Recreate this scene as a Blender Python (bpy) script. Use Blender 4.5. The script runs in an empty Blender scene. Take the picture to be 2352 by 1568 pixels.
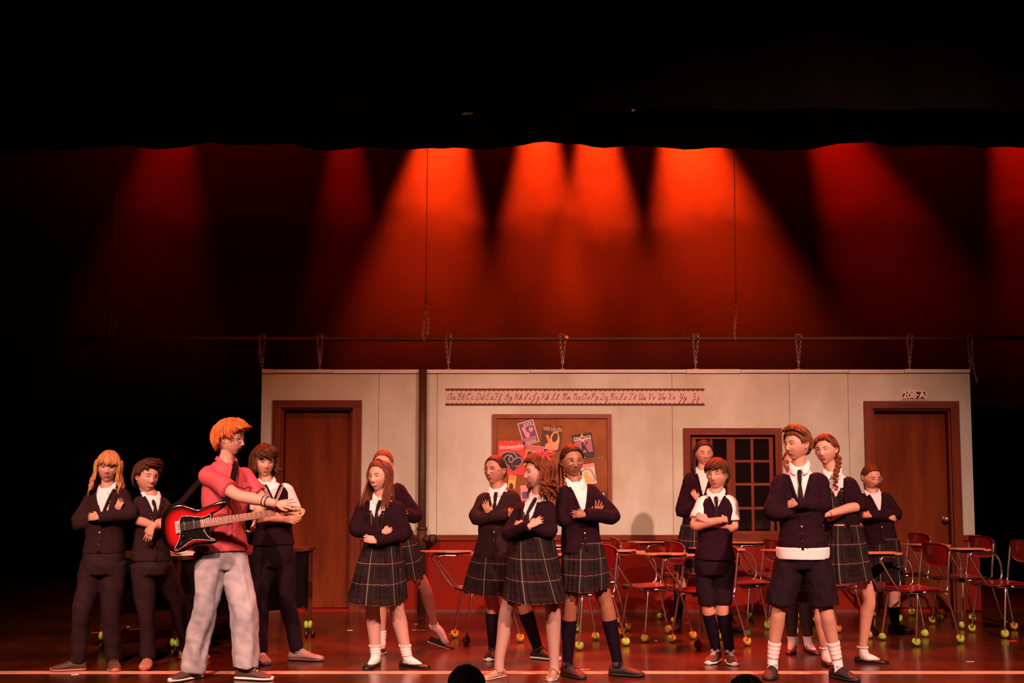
import bpy, bmesh, math, random
import numpy as np
from mathutils import Vector, Matrix, noise
from mathutils.bvhtree import BVHTree

SC = bpy.context.scene
COL = SC.collection
R = math.radians
# ------------------------------------------------------------------ camera
F_PX, CX, CY = 3000.0, 1176.0, 784.0            # the 2352 x 1568 frame
CAM_Z = 1.48
PITCH = math.atan(281.0 / F_PX)
cam_d = bpy.data.cameras.new('camera')
cam_d.sensor_width = 36.0
cam_d.lens = F_PX / 2352.0 * 36.0
cam = bpy.data.objects.new('camera', cam_d)
cam.location = (0, 0, CAM_Z)
cam.rotation_euler = (math.pi / 2 + PITCH, 0, 0)
cam_d.clip_end = 200
COL.objects.link(cam)
SC.camera = cam
# ------------------------------------------------------------------ world, exposure
wd = bpy.data.worlds.new('dark_theatre')
wd.use_nodes = True
wd.node_tree.nodes['Background'].inputs[0].default_value = (0.02, 0.004, 0.003, 1)
wd.node_tree.nodes['Background'].inputs[1].default_value = 0.12
SC.world = wd
SC.view_settings.view_transform = 'Standard'
SC.view_settings.look = 'None'
SC.view_settings.gamma = 1
SC.view_settings.use_curve_mapping = False
SC.view_settings.exposure = 0.0
SC.cycles.volume_step_rate = 1.0
SC.cycles.volume_max_steps = 32
SC.cycles.max_bounces = 4
SC.cycles.use_adaptive_sampling = True
SC.cycles.adaptive_threshold = 0.025
SC.cycles.diffuse_bounces = 2
SC.cycles.glossy_bounces = 2
SC.cycles.transmission_bounces = 2
SC.cycles.volume_bounces = 0
SC.cycles.transparent_max_bounces = 6
SC.cycles.caustics_reflective = False
SC.cycles.caustics_refractive = False
SC.cycles.sample_clamp_indirect = 3.0


def spot(name, loc, aim, power, col, deg, blend=0.5, radius=0.1):
    l = bpy.data.lights.new(name, 'SPOT')
    l.energy = power
    l.color = col
    l.spot_size = R(deg)
    l.spot_blend = blend
    l.shadow_soft_size = radius
    o = bpy.data.objects.new(name, l)
    o.location = loc
    o.rotation_euler = (Vector(aim) - Vector(loc)).to_track_quat('-Z', 'Y').to_euler()
    COL.objects.link(o)
    return o


# front-of-house lamps over the audience
FW = (1.0, 0.47, 0.37)
spot('front_key_lamp', (4.6, 2.2, 6.6), (2.2, 9.8, 0.35), 7000, FW, 52, 0.8, 0.12)
spot('front_fill_lamp', (-4.8, 2.0, 6.4), (-0.8, 9.6, 0.3), 4200, FW, 45, 0.8, 0.12)
spot('front_centre_lamp', (0.6, 1.2, 6.8), (0.5, 9.9, 0.3), 2300, FW, 39, 0.9, 0.12)
spot('front_left_lamp', (-1.6, 1.6, 6.7), (-2.7, 9.5, 0.8), 5200, FW, 26, 1.0, 0.12)
# lamps hung upstage behind the border: their beams show in the haze behind the set wall
RED, AMB = (1.0, 0.006, 0.001), (1.0, 0.030, 0.0025)
for nm, cx, sl, pw, cl, dg in (
        ('red_beam_lamp', -3.98, -0.10, 260, RED, 36),
        ('red_beam_lamp', -1.94, 0.02, 420, RED, 24),
        ('amber_beam_lamp', -0.81, -0.10, 4300, AMB, 37),
        ('amber_beam_lamp', 0.316, 0.0, 4300, AMB, 30),
        ('amber_beam_lamp', 0.99, 0.03, 4400, AMB, 30),
        ('amber_beam_lamp', 2.06, 0.20, 4300, AMB, 42),
        ('red_beam_lamp', 3.77, 0.40, 900, RED, 36),
        ('red_beam_lamp', 5.88, 0.25, 700, RED, 36)):
    spot(nm, (cx - sl, 15.0, 6.18), (cx - sl + sl * 6.18, 14.7, 0), pw, cl, dg * 1.06, 0.65, 0.06)
for px in (-3.4, 0.4, 4.2):  # added lights, no fixtures: faint red glow in the haze between beams
    spot('added_haze_glow', (px, 15.0, 7.6), (px, 14.9, 0), 60, RED, 110, 1.0, 0.1)
# red back light over the set wall onto the performers and the floor
for px, pw in ((-2.5, 250), (-1.1, 1900), (0.3, 3600), (1.7, 3600), (3.1, 1500)):
    spot('red_back_lamp', (px, 12.7, 5.4), (px * 0.92, 9.7, 0), pw, (1.0, 0.040, 0.006), 50, 0.8, 0.08)
# orange wash hung behind the border, falling on the set wall
for px, pw in ((-2.5, 110), (-0.8, 160), (0.9, 190), (2.9, 220)):
    spot('wall_wash_lamp', (px, 10.75, 4.5), (px, 13.35, 1.7), pw, (1.0, 0.15, 0.010), 70, 1.0, 0.1)


# ------------------------------------------------------------------ pixel of the photograph -> point of the place
_cp, _sp = math.cos(PITCH), math.sin(PITCH)


def W(px, py, Y):
    u, v = (px - CX) / F_PX, (CY - py) / F_PX
    dy = _cp - v * _sp
    dz = v * _cp + _sp
    t = Y / dy
    return Vector((u * t, Y, CAM_Z + dz * t))


def FY(py):
    v = (CY - py) / F_PX
    return CAM_Z * (_cp - v * _sp) / -(v * _cp + _sp)


# ------------------------------------------------------------------ materials
MATS = {}


def mat(name, col, rough=0.6, metal=0.0, var=0.0, vscale=6.0, bump=0.0, bscale=40.0, stretch=(1, 1, 1), col2=None, sheen=0.0, spec=0.5, coat=0.0):
    if name in MATS:
        return MATS[name]
    m = bpy.data.materials.new(name)
    m.use_nodes = True
    nt = m.node_tree
    b = nt.nodes['Principled BSDF']
    b.inputs['Base Color'].default_value = (*col, 1)
    b.inputs['Roughness'].default_value = rough
    b.inputs['Metallic'].default_value = metal
    b.inputs['Specular IOR Level'].default_value = spec
    b.inputs['Sheen Weight'].default_value = sheen
    b.inputs['Coat Weight'].default_value = coat
    if var or bump or col2:
        tc = nt.nodes.new('ShaderNodeTexCoord')
        mp = nt.nodes.new('ShaderNodeMapping')
        mp.inputs['Scale'].default_value = stretch
        nt.links.new(tc.outputs['Object'], mp.inputs['Vector'])
        if var or col2:
            n = nt.nodes.new('ShaderNodeTexNoise')
            n.inputs['Scale'].default_value = vscale
            n.inputs['Detail'].default_value = 5
            n.inputs['Roughness'].default_value = 0.6
            nt.links.new(mp.outputs[0], n.inputs['Vector'])
            r = nt.nodes.new('ShaderNodeValToRGB')
            r.color_ramp.elements[0].position = 0.33
            r.color_ramp.elements[1].position = 0.67
            c2 = col2 or tuple(min(1, c * (1 + var)) for c in col)
            c1 = col if col2 else tuple(c * (1 - var) for c in col)
            r.color_ramp.elements[0].color = (*c1, 1)
            r.color_ramp.elements[1].color = (*c2, 1)
            nt.links.new(n.outputs['Fac'], r.inputs[0])
            nt.links.new(r.outputs[0], b.inputs['Base Color'])
        if bump:
            n2 = nt.nodes.new('ShaderNodeTexNoise')
            n2.inputs['Scale'].default_value = bscale
            n2.inputs['Detail'].default_value = 3
            nt.links.new(mp.outputs[0], n2.inputs['Vector'])
            bp = nt.nodes.new('ShaderNodeBump')
            bp.inputs['Strength'].default_value = bump
            bp.inputs['Distance'].default_value = 0.01
            nt.links.new(n2.outputs['Fac'], bp.inputs['Height'])
            nt.links.new(bp.outputs[0], b.inputs['Normal'])
    MATS[name] = m
    return m


def mnode(nt, op, a, b=None):
    n = nt.nodes.new('ShaderNodeMath')
    n.operation = op
    for k, x in enumerate((a, b)):
        if x is None:
            continue
        if isinstance(x, (int, float)):
            n.inputs[k].default_value = x
        else:
            nt.links.new(x, n.inputs[k])
    return n.outputs[0]


def mix_node(nt, fac, a, b):
    n = nt.nodes.new('ShaderNodeMix')
    n.data_type = 'RGBA'
    if isinstance(fac, (int, float)):
        n.inputs[0].default_value = fac
    else:
        nt.links.new(fac, n.inputs[0])
    for k, x in ((6, a), (7, b)):
        if isinstance(x, tuple):
            n.inputs[k].default_value = (*x, 1)
        else:
            nt.links.new(x, n.inputs[k])
    return n.outputs[2]


def plaid_mat(name, nu, nv):
    """dark tartan: fine pale lines and dim red lines over black, red-black and green-black checks"""
    m = bpy.data.materials.new(name)
    m.use_nodes = True
    nt = m.node_tree
    b = nt.nodes['Principled BSDF']
    b.inputs['Roughness'].default_value = 0.85
    b.inputs['Specular IOR Level'].default_value = 0.12
    uv = nt.nodes.new('ShaderNodeUVMap')
    sp = nt.nodes.new('ShaderNodeSeparateXYZ')
    nt.links.new(uv.outputs[0], sp.inputs[0])

    def line(src, k, off, w):
        f = mnode(nt, 'FRACT', mnode(nt, 'ADD', mnode(nt, 'MULTIPLY', src, k), off))
        return mnode(nt, 'LESS_THAN', f, w)
    u, v = sp.outputs[0], sp.outputs[1]
    checks = mix_node(nt, line(u, nu, 0.25, 0.5), (0.007, 0.005, 0.006), (0.013, 0.010, 0.008))
    checks2 = mix_node(nt, line(v, nv, 0.3, 0.45), checks, (0.018, 0.007, 0.007))
    c = mix_node(nt, line(v, nv, 0.52, 0.022), checks2, (0.035, 0.008, 0.008))
    c = mix_node(nt, line(u, nu, 0.5, 0.014), c, (0.025, 0.006, 0.006))
    c = mix_node(nt, line(u, nu, 0.0, 0.020), c, (0.21, 0.18, 0.145))
    c = mix_node(nt, line(v, nv, 0.0, 0.020), c, (0.21, 0.18, 0.145))
    nt.links.new(c, b.inputs['Base Color'])
    MATS[name] = m
    return m


# ------------------------------------------------------------------ mesh building
class MB:
    def __init__(self):
        self.v, self.f, self.uv = [], [], {}

    def add(self, vs, fs):
        o = len(self.v)
        self.v.extend(Vector(p) for p in vs)
        self.f.extend(tuple(i + o for i in q) for q in fs)
        return o

    def box(self, c, s, rot=None):
        c = Vector(c)
        vs = []
        for z in (-1, 1):
            for y in (-1, 1):
                for x in (-1, 1):
                    p = Vector((x * s[0] / 2, y * s[1] / 2, z * s[2] / 2))
                    if rot is not None:
                        p = rot @ p
                    vs.append(c + p)
        self.add(vs, [(0, 2, 3, 1), (4, 5, 7, 6), (0, 1, 5, 4), (2, 6, 7, 3), (0, 4, 6, 2), (1, 3, 7, 5)])
        return self

    def loft(self, rings, cap=True, uv=False):
        n = len(rings[0])
        o = len(self.v)
        for r in rings:
            self.v.extend(Vector(p) for p in r)
        for i in range(len(rings) - 1):
            for j in range(n):
                k = (j + 1) % n
                self.f.append((o + i * n + j, o + i * n + k, o + (i + 1) * n + k, o + (i + 1) * n + j))
                if uv:
                    m = len(rings) - 1
                    self.uv[len(self.f) - 1] = ((j / n, i / m), ((j + 1) / n, i / m), ((j + 1) / n, (i + 1) / m), (j / n, (i + 1) / m))
        if cap:
            self.f.append(tuple(o + j for j in reversed(range(n))))
            self.f.append(tuple(o + (len(rings) - 1) * n + j for j in range(n)))
        return self

    def tube(self, pts, rad, n=10, sub=4, flat=1.0, fdir=None, closed=False):
        pts = [Vector(p) for p in pts]
        if not isinstance(rad, (list, tuple)):
            rad = [rad] * len(pts)
        if sub > 1 and (len(pts) > 2 or closed):
            pts, rad = spline(pts, rad, sub, closed)
        rings = []
        N = len(pts)
        side = None
        for i in range(N):
            if closed:
                t = pts[(i + 1) % N] - pts[i - 1]
            else:
                t = pts[min(i + 1, N - 1)] - pts[max(i - 1, 0)]
            if t.length < 1e-9:
                t = Vector((0, 0, 1))
            t.normalize()
            if fdir is not None:
                a = Vector(fdir)
                a = a - t * a.dot(t)
                if a.length < 1e-6:
                    a = t.orthogonal()
                a.normalize()
            elif side is None:
                a = t.orthogonal().normalized()
            else:
                a = side - t * side.dot(t)
                if a.length < 1e-6:
                    a = t.orthogonal()
                a.normalize()
            side = a
            b = t.cross(a)
            rings.append([pts[i] + (a * math.cos(q) * flat + b * math.sin(q)) * rad[i] for q in (2 * math.pi * j / n for j in range(n))])
        if closed:
            rings.append(rings[0])
            self.loft(rings, cap=False)
        else:
            self.loft(rings)
        return self

    def ball(self, c, r, n=12, m=8, mtx=None):
        c = Vector(c)
        r = Vector(r) if isinstance(r, (tuple, list, Vector)) else Vector((r, r, r))
        rings = []
        for i in range(m + 1):
            th = math.pi * min(max(i / m, 0.02), 0.98)
            ring = []
            for j in range(n):
                ph = 2 * math.pi * j / n
                p = Vector((r.x * math.sin(th) * math.cos(ph), r.y * math.sin(th) * math.sin(ph), r.z * math.cos(th)))
                ring.append(c + (mtx @ p if mtx is not None else p))
            rings.append(ring)
        return self.loft(rings)

    def prism(self, poly, d):
        """a flat outline given thickness along d"""
        d = Vector(d)
        n = len(poly)
        poly = [Vector(p) for p in poly]
        self.add(poly + [p + d for p in poly], [tuple(reversed(range(n))), tuple(range(n, 2 * n))] +
                 [(i, (i + 1) % n, n + (i + 1) % n, n + i) for i in range(n)])
        return self

    def xf(self, M):
        self.v = [M @ p for p in self.v]
        return self

    def mesh(self, name='m', smooth=True):
        me = bpy.data.meshes.new(name)
        me.from_pydata([tuple(p) for p in self.v], [], self.f)
        if self.uv:
            ul = me.uv_layers.new(name='UVMap')
            for p in me.polygons:
                if p.index in self.uv:
                    for li, q in zip(p.loop_indices, self.uv[p.index]):
                        ul.data[li].uv = q
        me.update()
        if smooth:
            me.shade_smooth()
        return me


def spline(pts, rad, sub, closed=False):
    op, orr = [], []
    n = len(pts)
    rng = range(n) if closed else range(n - 1)
    for i in rng:
        if closed:
            p0, p1, p2, p3 = pts[i - 1], pts[i], pts[(i + 1) % n], pts[(i + 2) % n]
            r1, r2 = rad[i], rad[(i + 1) % n]
        else:
            p0, p1, p2, p3 = pts[max(i - 1, 0)], pts[i], pts[i + 1], pts[min(i + 2, n - 1)]
            r1, r2 = rad[i], rad[i + 1]
        for k in range(sub):
            t = k / sub
            op.append(0.5 * ((2 * p1) + (p2 - p0) * t + (2 * p0 - 5 * p1 + 4 * p2 - p3) * t * t + (3 * p1 - p0 - 3 * p2 + p3) * t ** 3))
            orr.append(r1 + (r2 - r1) * t)
    if not closed:
        op.append(pts[-1])
        orr.append(rad[-1])
    return op, orr


def obj(name, me, m=None, parent=None, smooth=True):
    if isinstance(me, MB):
        me = me.mesh(name, smooth)
    else:
        me.name = name
    o = bpy.data.objects.new(name, me)
    COL.objects.link(o)
    if m is not None:
        me.materials.clear()
        me.materials.append(m)
    if parent is not None:
        o.parent = parent
    return o


def tag(o, label=None, cat=None, group=None, kind=None):
    for k, x in (('label', label), ('category', cat), ('group', group), ('kind', kind)):
        if x:
            o[k] = x
    return o


def empty(name, loc=(0, 0, 0), rz=0.0):
    o = bpy.data.objects.new(name, None)
    o.empty_display_size = 0.1
    o.location = loc
    o.rotation_euler = (0, 0, rz)
    COL.objects.link(o)
    return o


def part(name, me, m, th, smooth=True):
    """world-space geometry put under the thing th"""
    o = obj(name, me, m, None, smooth)
    o.parent = th
    if th.parent is None:
        o.matrix_parent_inverse = Matrix.Translation(-th.location)
    return o


def remesh(mb, voxel, smooth=4):
    me = mb.mesh('tmp')
    o = bpy.data.objects.new('tmp', me)
    COL.objects.link(o)
    m = o.modifiers.new('r', 'REMESH')
    m.mode = 'VOXEL'
    m.voxel_size = voxel
    if smooth:
        s = o.modifiers.new('s', 'SMOOTH')
        s.iterations = smooth
        s.factor = 0.5
    dg = bpy.context.evaluated_depsgraph_get()
    out = bpy.data.meshes.new_from_object(o.evaluated_get(dg))
    bpy.data.objects.remove(o)
    bpy.data.meshes.remove(me)
    out.shade_smooth()
    return out


def wrinkle(me, amp, scale, seed=0, dirs=(1, 1, 1)):
    """soft cloth folds pushed into the mesh along its normals"""
    n = len(me.vertices)
    co = np.empty(n * 3)
    me.vertices.foreach_get('co', co)
    co = co.reshape(-1, 3)
    no = np.empty(n * 3)
    me.vertex_normals.foreach_get('vector', no)
    no = no.reshape(-1, 3)
    rg = np.random.RandomState(seed)
    h = np.zeros(n)
    for k in range(7):
        w = rg.normal(size=3) * scale * np.array(dirs) * (0.6 + 0.25 * k)
        ph = rg.rand() * 6.28
        warp = np.sin(co @ (rg.normal(size=3) * scale * 0.7) + rg.rand() * 6.28) * 1.6
        h += np.sin(co @ w + ph + warp) / (1 + 0.35 * k)
    h = np.sign(h) * np.abs(h) ** 1.2
    co += no * (h * amp / 2.2)[:, None]
    me.vertices.foreach_set('co', co.ravel())
    me.update()
    return me


def text_mesh(s, size, bold=0.0, depth=0.001):
    c = bpy.data.curves.new('t', 'FONT')
    c.body = s
    c.size = size
    c.align_x = 'CENTER'
    c.align_y = 'CENTER'
    c.offset = bold
    c.extrude = depth
    c.resolution_u = 3
    o = bpy.data.objects.new('t', c)
    COL.objects.link(o)
    dg = bpy.context.evaluated_depsgraph_get()
    me = bpy.data.meshes.new_from_object(o.evaluated_get(dg))
    bpy.data.objects.remove(o)
    bpy.data.curves.remove(c)
    return me


def smst(a, b, x):
    t = min(1.0, max(0.0, (x - a) / (b - a)))
    return t * t * (3 - 2 * t)
# ------------------------------------------------------------------ the stage
YW = FY(1405)                                    # front face of the set wall
STAGE_EDGE = 8.55


def floor_mat():
    m = bpy.data.materials.new('stage_floor_paint')
    m.use_nodes = True
    nt = m.node_tree
    b = nt.nodes['Principled BSDF']
    b.inputs['Specular IOR Level'].default_value = 0.6
    tc = nt.nodes.new('ShaderNodeTexCoord')
    n = nt.nodes.new('ShaderNodeTexNoise')
    n.inputs['Scale'].default_value = 1.6
    n.inputs['Detail'].default_value = 8
    nt.links.new(tc.outputs['Object'], n.inputs['Vector'])
    r = nt.nodes.new('ShaderNodeValToRGB')
    r.color_ramp.elements[0].color = (0.032, 0.008, 0.002, 1)
    r.color_ramp.elements[1].color = (0.08, 0.019, 0.005, 1)
    r.color_ramp.elements[0].position = 0.35
    r.color_ramp.elements[1].position = 0.75
    nt.links.new(n.outputs['Fac'], r.inputs[0])
    # scuffs
    mp = nt.nodes.new('ShaderNodeMapping')
    mp.inputs['Scale'].default_value = (3.0, 14.0, 1)
    mp.inputs['Rotation'].default_value = (0, 0, 0.5)
    nt.links.new(tc.outputs['Object'], mp.inputs['Vector'])
    n2 = nt.nodes.new('ShaderNodeTexNoise')
    n2.inputs['Scale'].default_value = 2.2
    n2.inputs['Detail'].default_value = 6
    nt.links.new(mp.outputs[0], n2.inputs['Vector'])
    sc = nt.nodes.new('ShaderNodeMapRange')
    sc.inputs[1].default_value = 0.62
    sc.inputs[2].default_value = 0.78
    nt.links.new(n2.outputs['Fac'], sc.inputs[0])
    c = mix_node(nt, sc.outputs[0], r.outputs[0], (0.13, 0.055, 0.03))
    nt.links.new(c, b.inputs['Base Color'])
    rr = nt.nodes.new('ShaderNodeMapRange')
    rr.inputs[3].default_value = 0.12
    rr.inputs[4].default_value = 0.32
    nt.links.new(n.outputs['Fac'], rr.inputs[0])
    nt.links.new(rr.outputs[0], b.inputs['Roughness'])
    bp = nt.nodes.new('ShaderNodeBump')
    bp.inputs['Strength'].default_value = 0.06
    bp.inputs['Distance'].default_value = 0.01
    nt.links.new(n2.outputs['Fac'], bp.inputs['Height'])
    nt.links.new(bp.outputs[0], b.inputs['Normal'])
    return m


FLOOR_M = floor_mat()
black_cloth = mat('black_velour', (0.004, 0.0035, 0.004), 0.95, spec=0.1)
# boards of hardboard sheet on the stage, thin joints between the sheets
stage = tag(obj('floor', MB().box((0, (STAGE_EDGE + 18) / 2, -0.45), (24, 18 - STAGE_EDGE, 0.888)), black_cloth, smooth=False), kind='structure',
            label='glossy dark stage floor in front of the set wall')
jy = [STAGE_EDGE, FY(1552)]
y = FY(1540)
ys = [STAGE_EDGE, FY(1549)]
rows = [(STAGE_EDGE, FY(1547)), (FY(1541), 10.9), (10.9, 13.34), (13.34, 15.8), (15.8, 18.0)]
random.seed(4)
for k, (y0, y1) in enumerate(rows):
    x0 = -12.0 + 0.6 * (k % 2)
    while x0 < 12:
        x1 = x0 + 2.44
        o = obj('floor_panel', MB().box(((x0 + x1) / 2, (y0 + y1) / 2, -0.003), (x1 - x0 - 0.003, y1 - y0 - 0.003, 0.006)), FLOOR_M, stage, smooth=False)
        x0 = x1
# pale strip along the front of the stage
strip_m = mat('worn_salmon_strip', (0.55, 0.30, 0.20), 0.45, var=0.25, vscale=3.0, stretch=(1, 6, 1))
ya, yb = FY(1547), FY(1541)
t1 = tag(obj('trim_1', MB().box((0, (ya + yb) / 2, -0.004), (23.9, yb - ya - 0.004, 0.012)), strip_m, smooth=False), kind='structure',
         label='pale narrow strip running across the front of the stage')
tag(obj('wall_front', MB().box((0, STAGE_EDGE - 0.02, -0.46), (24, 0.03, 0.91)), black_cloth, smooth=False), kind='structure', label='black face of the stage below its edge')
tag(obj('floor_house', MB().box((0, 3.2, -0.95), (24, 10.6, 0.05)), black_cloth, smooth=False), kind='structure', label='dark auditorium floor in front of the stage')

# ------------------------------------------------------------------ black drapes


def drape(name, x0, x1, y, z0, z1, fold, amp, bottom=None, seed=1):
    rnd = random.Random(seed)
    n = int((x1 - x0) / fold * 8)
    mb = MB()
    top, bot, topb, botb = [], [], [], []
    ph = rnd.random() * 6
    for i in range(n + 1):
        x = x0 + (x1 - x0) * i / n
        dy = amp * math.sin(x / fold * 6.283 + ph + 1.3 * math.sin(x * 0.9 + ph)) + amp * 0.4 * math.sin(x / fold * 14)
        zb = z0 + (bottom(x) if bottom else 0)
        top.append((x, y + dy * 0.6, z1))
        bot.append((x, y + dy, zb))
    for off in (0.0, 0.008):
        o = len(mb.v)
        for a, b in zip(bot, top):
            mb.v.append(Vector((a[0], a[1] + off, a[2])))
            mb.v.append(Vector((b[0], b[1] + off, b[2])))
        for i in range(n):
            q = (o + 2 * i, o + 2 * i + 2, o + 2 * i + 3, o + 2 * i + 1)
            mb.f.append(q if off == 0 else tuple(reversed(q)))
    N = 2 * (n + 1)
    for i in range(n):
        mb.f.append((2 * i, N + 2 * i, N + 2 * i + 2, 2 * i + 2))
    return obj(name, mb, black_cloth)


def ragged(x):
    return 0.02 * math.sin(2.3 * x + 0.6) + 0.012 * math.sin(5.1 * x) + 0.012 * (((x * 1.7) % 1.0) ** 3)


Y_BORD = 10.4
tag(drape('border_curtain', -8, 8, Y_BORD, W(1176, 338, Y_BORD).z, 7.2, 0.75, 0.05, ragged, 3),
    'black border curtain whose ragged bottom edge cuts off the red beams', 'curtain')
tag(drape('border_curtain', -8, 8, 9.7, W(1176, 250, 9.7).z, 7.2, 0.9, 0.04, None, 8),
    'black border curtain hanging higher, nearest the audience', 'curtain')
tag(drape('backdrop_curtain', -9, 9, 16.75, 0.03, 8.0, 0.32, 0.06, None, 5),
    'black full-height backdrop curtain behind the set wall', 'curtain')
tag(drape('leg_curtain', -8.4, -5.35, 13.2, 0.03, 8.0, 0.3, 0.06, None, 11), 'black side curtain at the left edge of the stage', 'curtain')
tag(drape('leg_curtain', 5.6, 8.6, 13.3, 0.03, 8.0, 0.3, 0.06, None, 12), 'black side curtain at the right edge of the stage', 'curtain')
tag(obj('ceiling', MB().box((0, 12.5, 8.1), (20, 9, 0.1)), black_cloth, smooth=False), kind='structure', label='black void above the stage')
# glints of a lighting fixture, shaped as small pale metal pieces
gl = mat('pale_metal', (0.7, 0.62, 0.55), 0.3, 0.9)
gt = tag(empty('glint_slats', W(1073, 262, 9.675)), 'pale metal slats shaped as fixture glints, high on the black border', 'glint_row')
for px, py, w in ((1066, 262, 9), (1070, 259, 7), (1075, 261, 9), (1082, 260, 9)):
    c = W(px, py, 9.675)
    part('glint_slat', MB().box(c, (w / 312, 0.015, 0.006)), gl, gt, False)
c = W(1454, 252, 9.675)  # a single glint, likewise shaped as pale metal
tag(obj('lone_glint', MB().tube([c + Vector((-.014, 0, .004)), c, c + Vector((.016, 0, -.004))], 0.004, 6).box(c + Vector((0, 0.02, 0)), (0.02, 0.06, 0.008)), gl),
    'tiny pale hook modelled as metal, alone on the black border', 'glint')

# ------------------------------------------------------------------ haze in the beams


def haze():
    x0, x1, y0, y1, z0, z1 = -7.5, 7.8, 13.75, 16.3, 2.1, 6.4
    o = obj('haze', MB().box(((x0 + x1) / 2, (y0 + y1) / 2, (z0 + z1) / 2), (x1 - x0, y1 - y0, z1 - z0)), None, smooth=False)
    m = bpy.data.materials.new('stage_haze')
    m.use_nodes = True
    nt = m.node_tree
    nt.nodes.clear()
    out = nt.nodes.new('ShaderNodeOutputMaterial')
    vs = nt.nodes.new('ShaderNodeVolumeScatter')
    vs.inputs['Anisotropy'].default_value = 0.2
    nt.links.new(vs.outputs[0], out.inputs['Volume'])
    tc = nt.nodes.new('ShaderNodeTexCoord')
    sp = nt.nodes.new('ShaderNodeSeparateXYZ')
    nt.links.new(tc.outputs['Object'], sp.inputs[0])
    n = nt.nodes.new('ShaderNodeTexNoise')
    n.inputs['Scale'].default_value = 1.25
    n.inputs['Detail'].default_value = 4
    n.inputs['Roughness'].default_value = 0.6
    nt.links.new(tc.outputs['Object'], n.inputs['Vector'])
    # billowing layer under the border: dense above its uneven lower edge, thin below
    edge = mnode(nt, 'ADD', 3.40, mnode(nt, 'MULTIPLY', n.outputs['Fac'], 1.9))
    lay = nt.nodes.new('ShaderNodeMapRange')
    lay.interpolation_type = 'SMOOTHSTEP'
    nt.links.new(mnode(nt, 'SUBTRACT', sp.outputs[2], edge), lay.inputs[0])
    lay.inputs[1].default_value = -0.14
    lay.inputs[2].default_value = 0.22
    lay.inputs[3].default_value = 0.22
    lay.inputs[4].default_value = 0.72
    low = nt.nodes.new('ShaderNodeMapRange')
    low.interpolation_type = 'SMOOTHSTEP'
    nt.links.new(sp.outputs[2], low.inputs[0])
    low.inputs[1].default_value = 2.2
    low.inputs[2].default_value = 3.8
    low.inputs[3].default_value = 0.10
    nz = mnode(nt, 'ADD', 0.35, mnode(nt, 'MULTIPLY', n.outputs['Fac'], 1.3))
    d = mnode(nt, 'MULTIPLY', mnode(nt, 'MULTIPLY', lay.outputs[0], low.outputs[0]), nz)
    nt.links.new(d, vs.inputs['Density'])
    vs.inputs['Color'].default_value = (0.9, 0.9, 0.9, 1)
    o.data.materials.append(m)
    tag(o, 'thin theatrical haze glowing red in the lamp beams', 'haze', kind='stuff')


haze()

# ------------------------------------------------------------------ set wall
plaster = mat('stained_cream_paint', (0.33, 0.37, 0.27), 0.75, col2=(0.47, 0.58, 0.51), vscale=1.5, stretch=(1.0, 1, 0.55), bump=0.06, bscale=30)
plaster2 = mat('cream_cap_paint', (0.50, 0.50, 0.42), 0.7, var=0.06, vscale=5)
red_paint = mat('red_wainscot_paint', (0.16, 0.008, 0.0012), 0.55, var=0.12, vscale=1.2, spec=0.12)
wood = mat('stained_brown_wood', (0.085, 0.014, 0.002), 0.5, col2=(0.15, 0.032, 0.006), vscale=2.6, stretch=(5, 5, 0.45), bump=0.05, bscale=20, spec=0.2)
woodh = mat('stained_brown_wood_lengthwise', (0.085, 0.014, 0.002), 0.5, col2=(0.15, 0.032, 0.006), vscale=2.6, stretch=(0.6, 5, 5), bump=0.05, bscale=20, spec=0.2)
door_m = mat('grained_door_paint', (0.080, 0.013, 0.0014), 0.6, col2=(0.145, 0.030, 0.004), vscale=1.7, stretch=(4.5, 1, 0.7), bump=0.04, bscale=12, spec=0.12)
dark_in = mat('dark_gap', (0.008, 0.005, 0.004), 0.9)
pipe_m = mat('brown_pipe_paint', (0.045, 0.020, 0.010), 0.5, var=0.2, vscale=5, spec=0.25)


def wbox(x0, y0, x1, y1, yf, d, mb=None):
    """box whose front face at depth yf covers the rectangle seen there, going d metres back"""
    a, b = W(x0, y1, yf), W(x1, y0, yf)
    mb = mb or MB()
    mb.box(((a.x + b.x) / 2, yf + d / 2, (a.z + b.z) / 2), (b.x - a.x, d, b.z - a.z))
    return mb


def zr(py, Y=None):
    return W(CX, py, Y or YW).z


def xr(px, Y=None, py=1120):
    return W(px, py, Y or YW).x


def rect(x0, z0, x1, z1, yf, d, mb=None):
    mb = mb or MB()
    mb.box(((x0 + x1) / 2, yf + d / 2, (z0 + z1) / 2), (x1 - x0, d, z1 - z0))
    return mb


ZT, ZC, ZR1, ZR0 = zr(848), zr(857), zr(1228), zr(1240)
XL, XR = xr(597), xr(2236)
D1 = (xr(624), xr(829), zr(919))
D2 = (xr(1988), xr(2207), zr(921))
WN = (xr(1571), xr(1797), zr(983), zr(1246))
wall = tag(obj('wall_back', rect(XL + 0.02, 0.02, XR - 0.02, ZT - 0.03, YW + 0.15, 0.03), dark_in, smooth=False), kind='structure',
           label='free-standing classroom set wall hung on chains, cream above red')
G = 0.004
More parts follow.
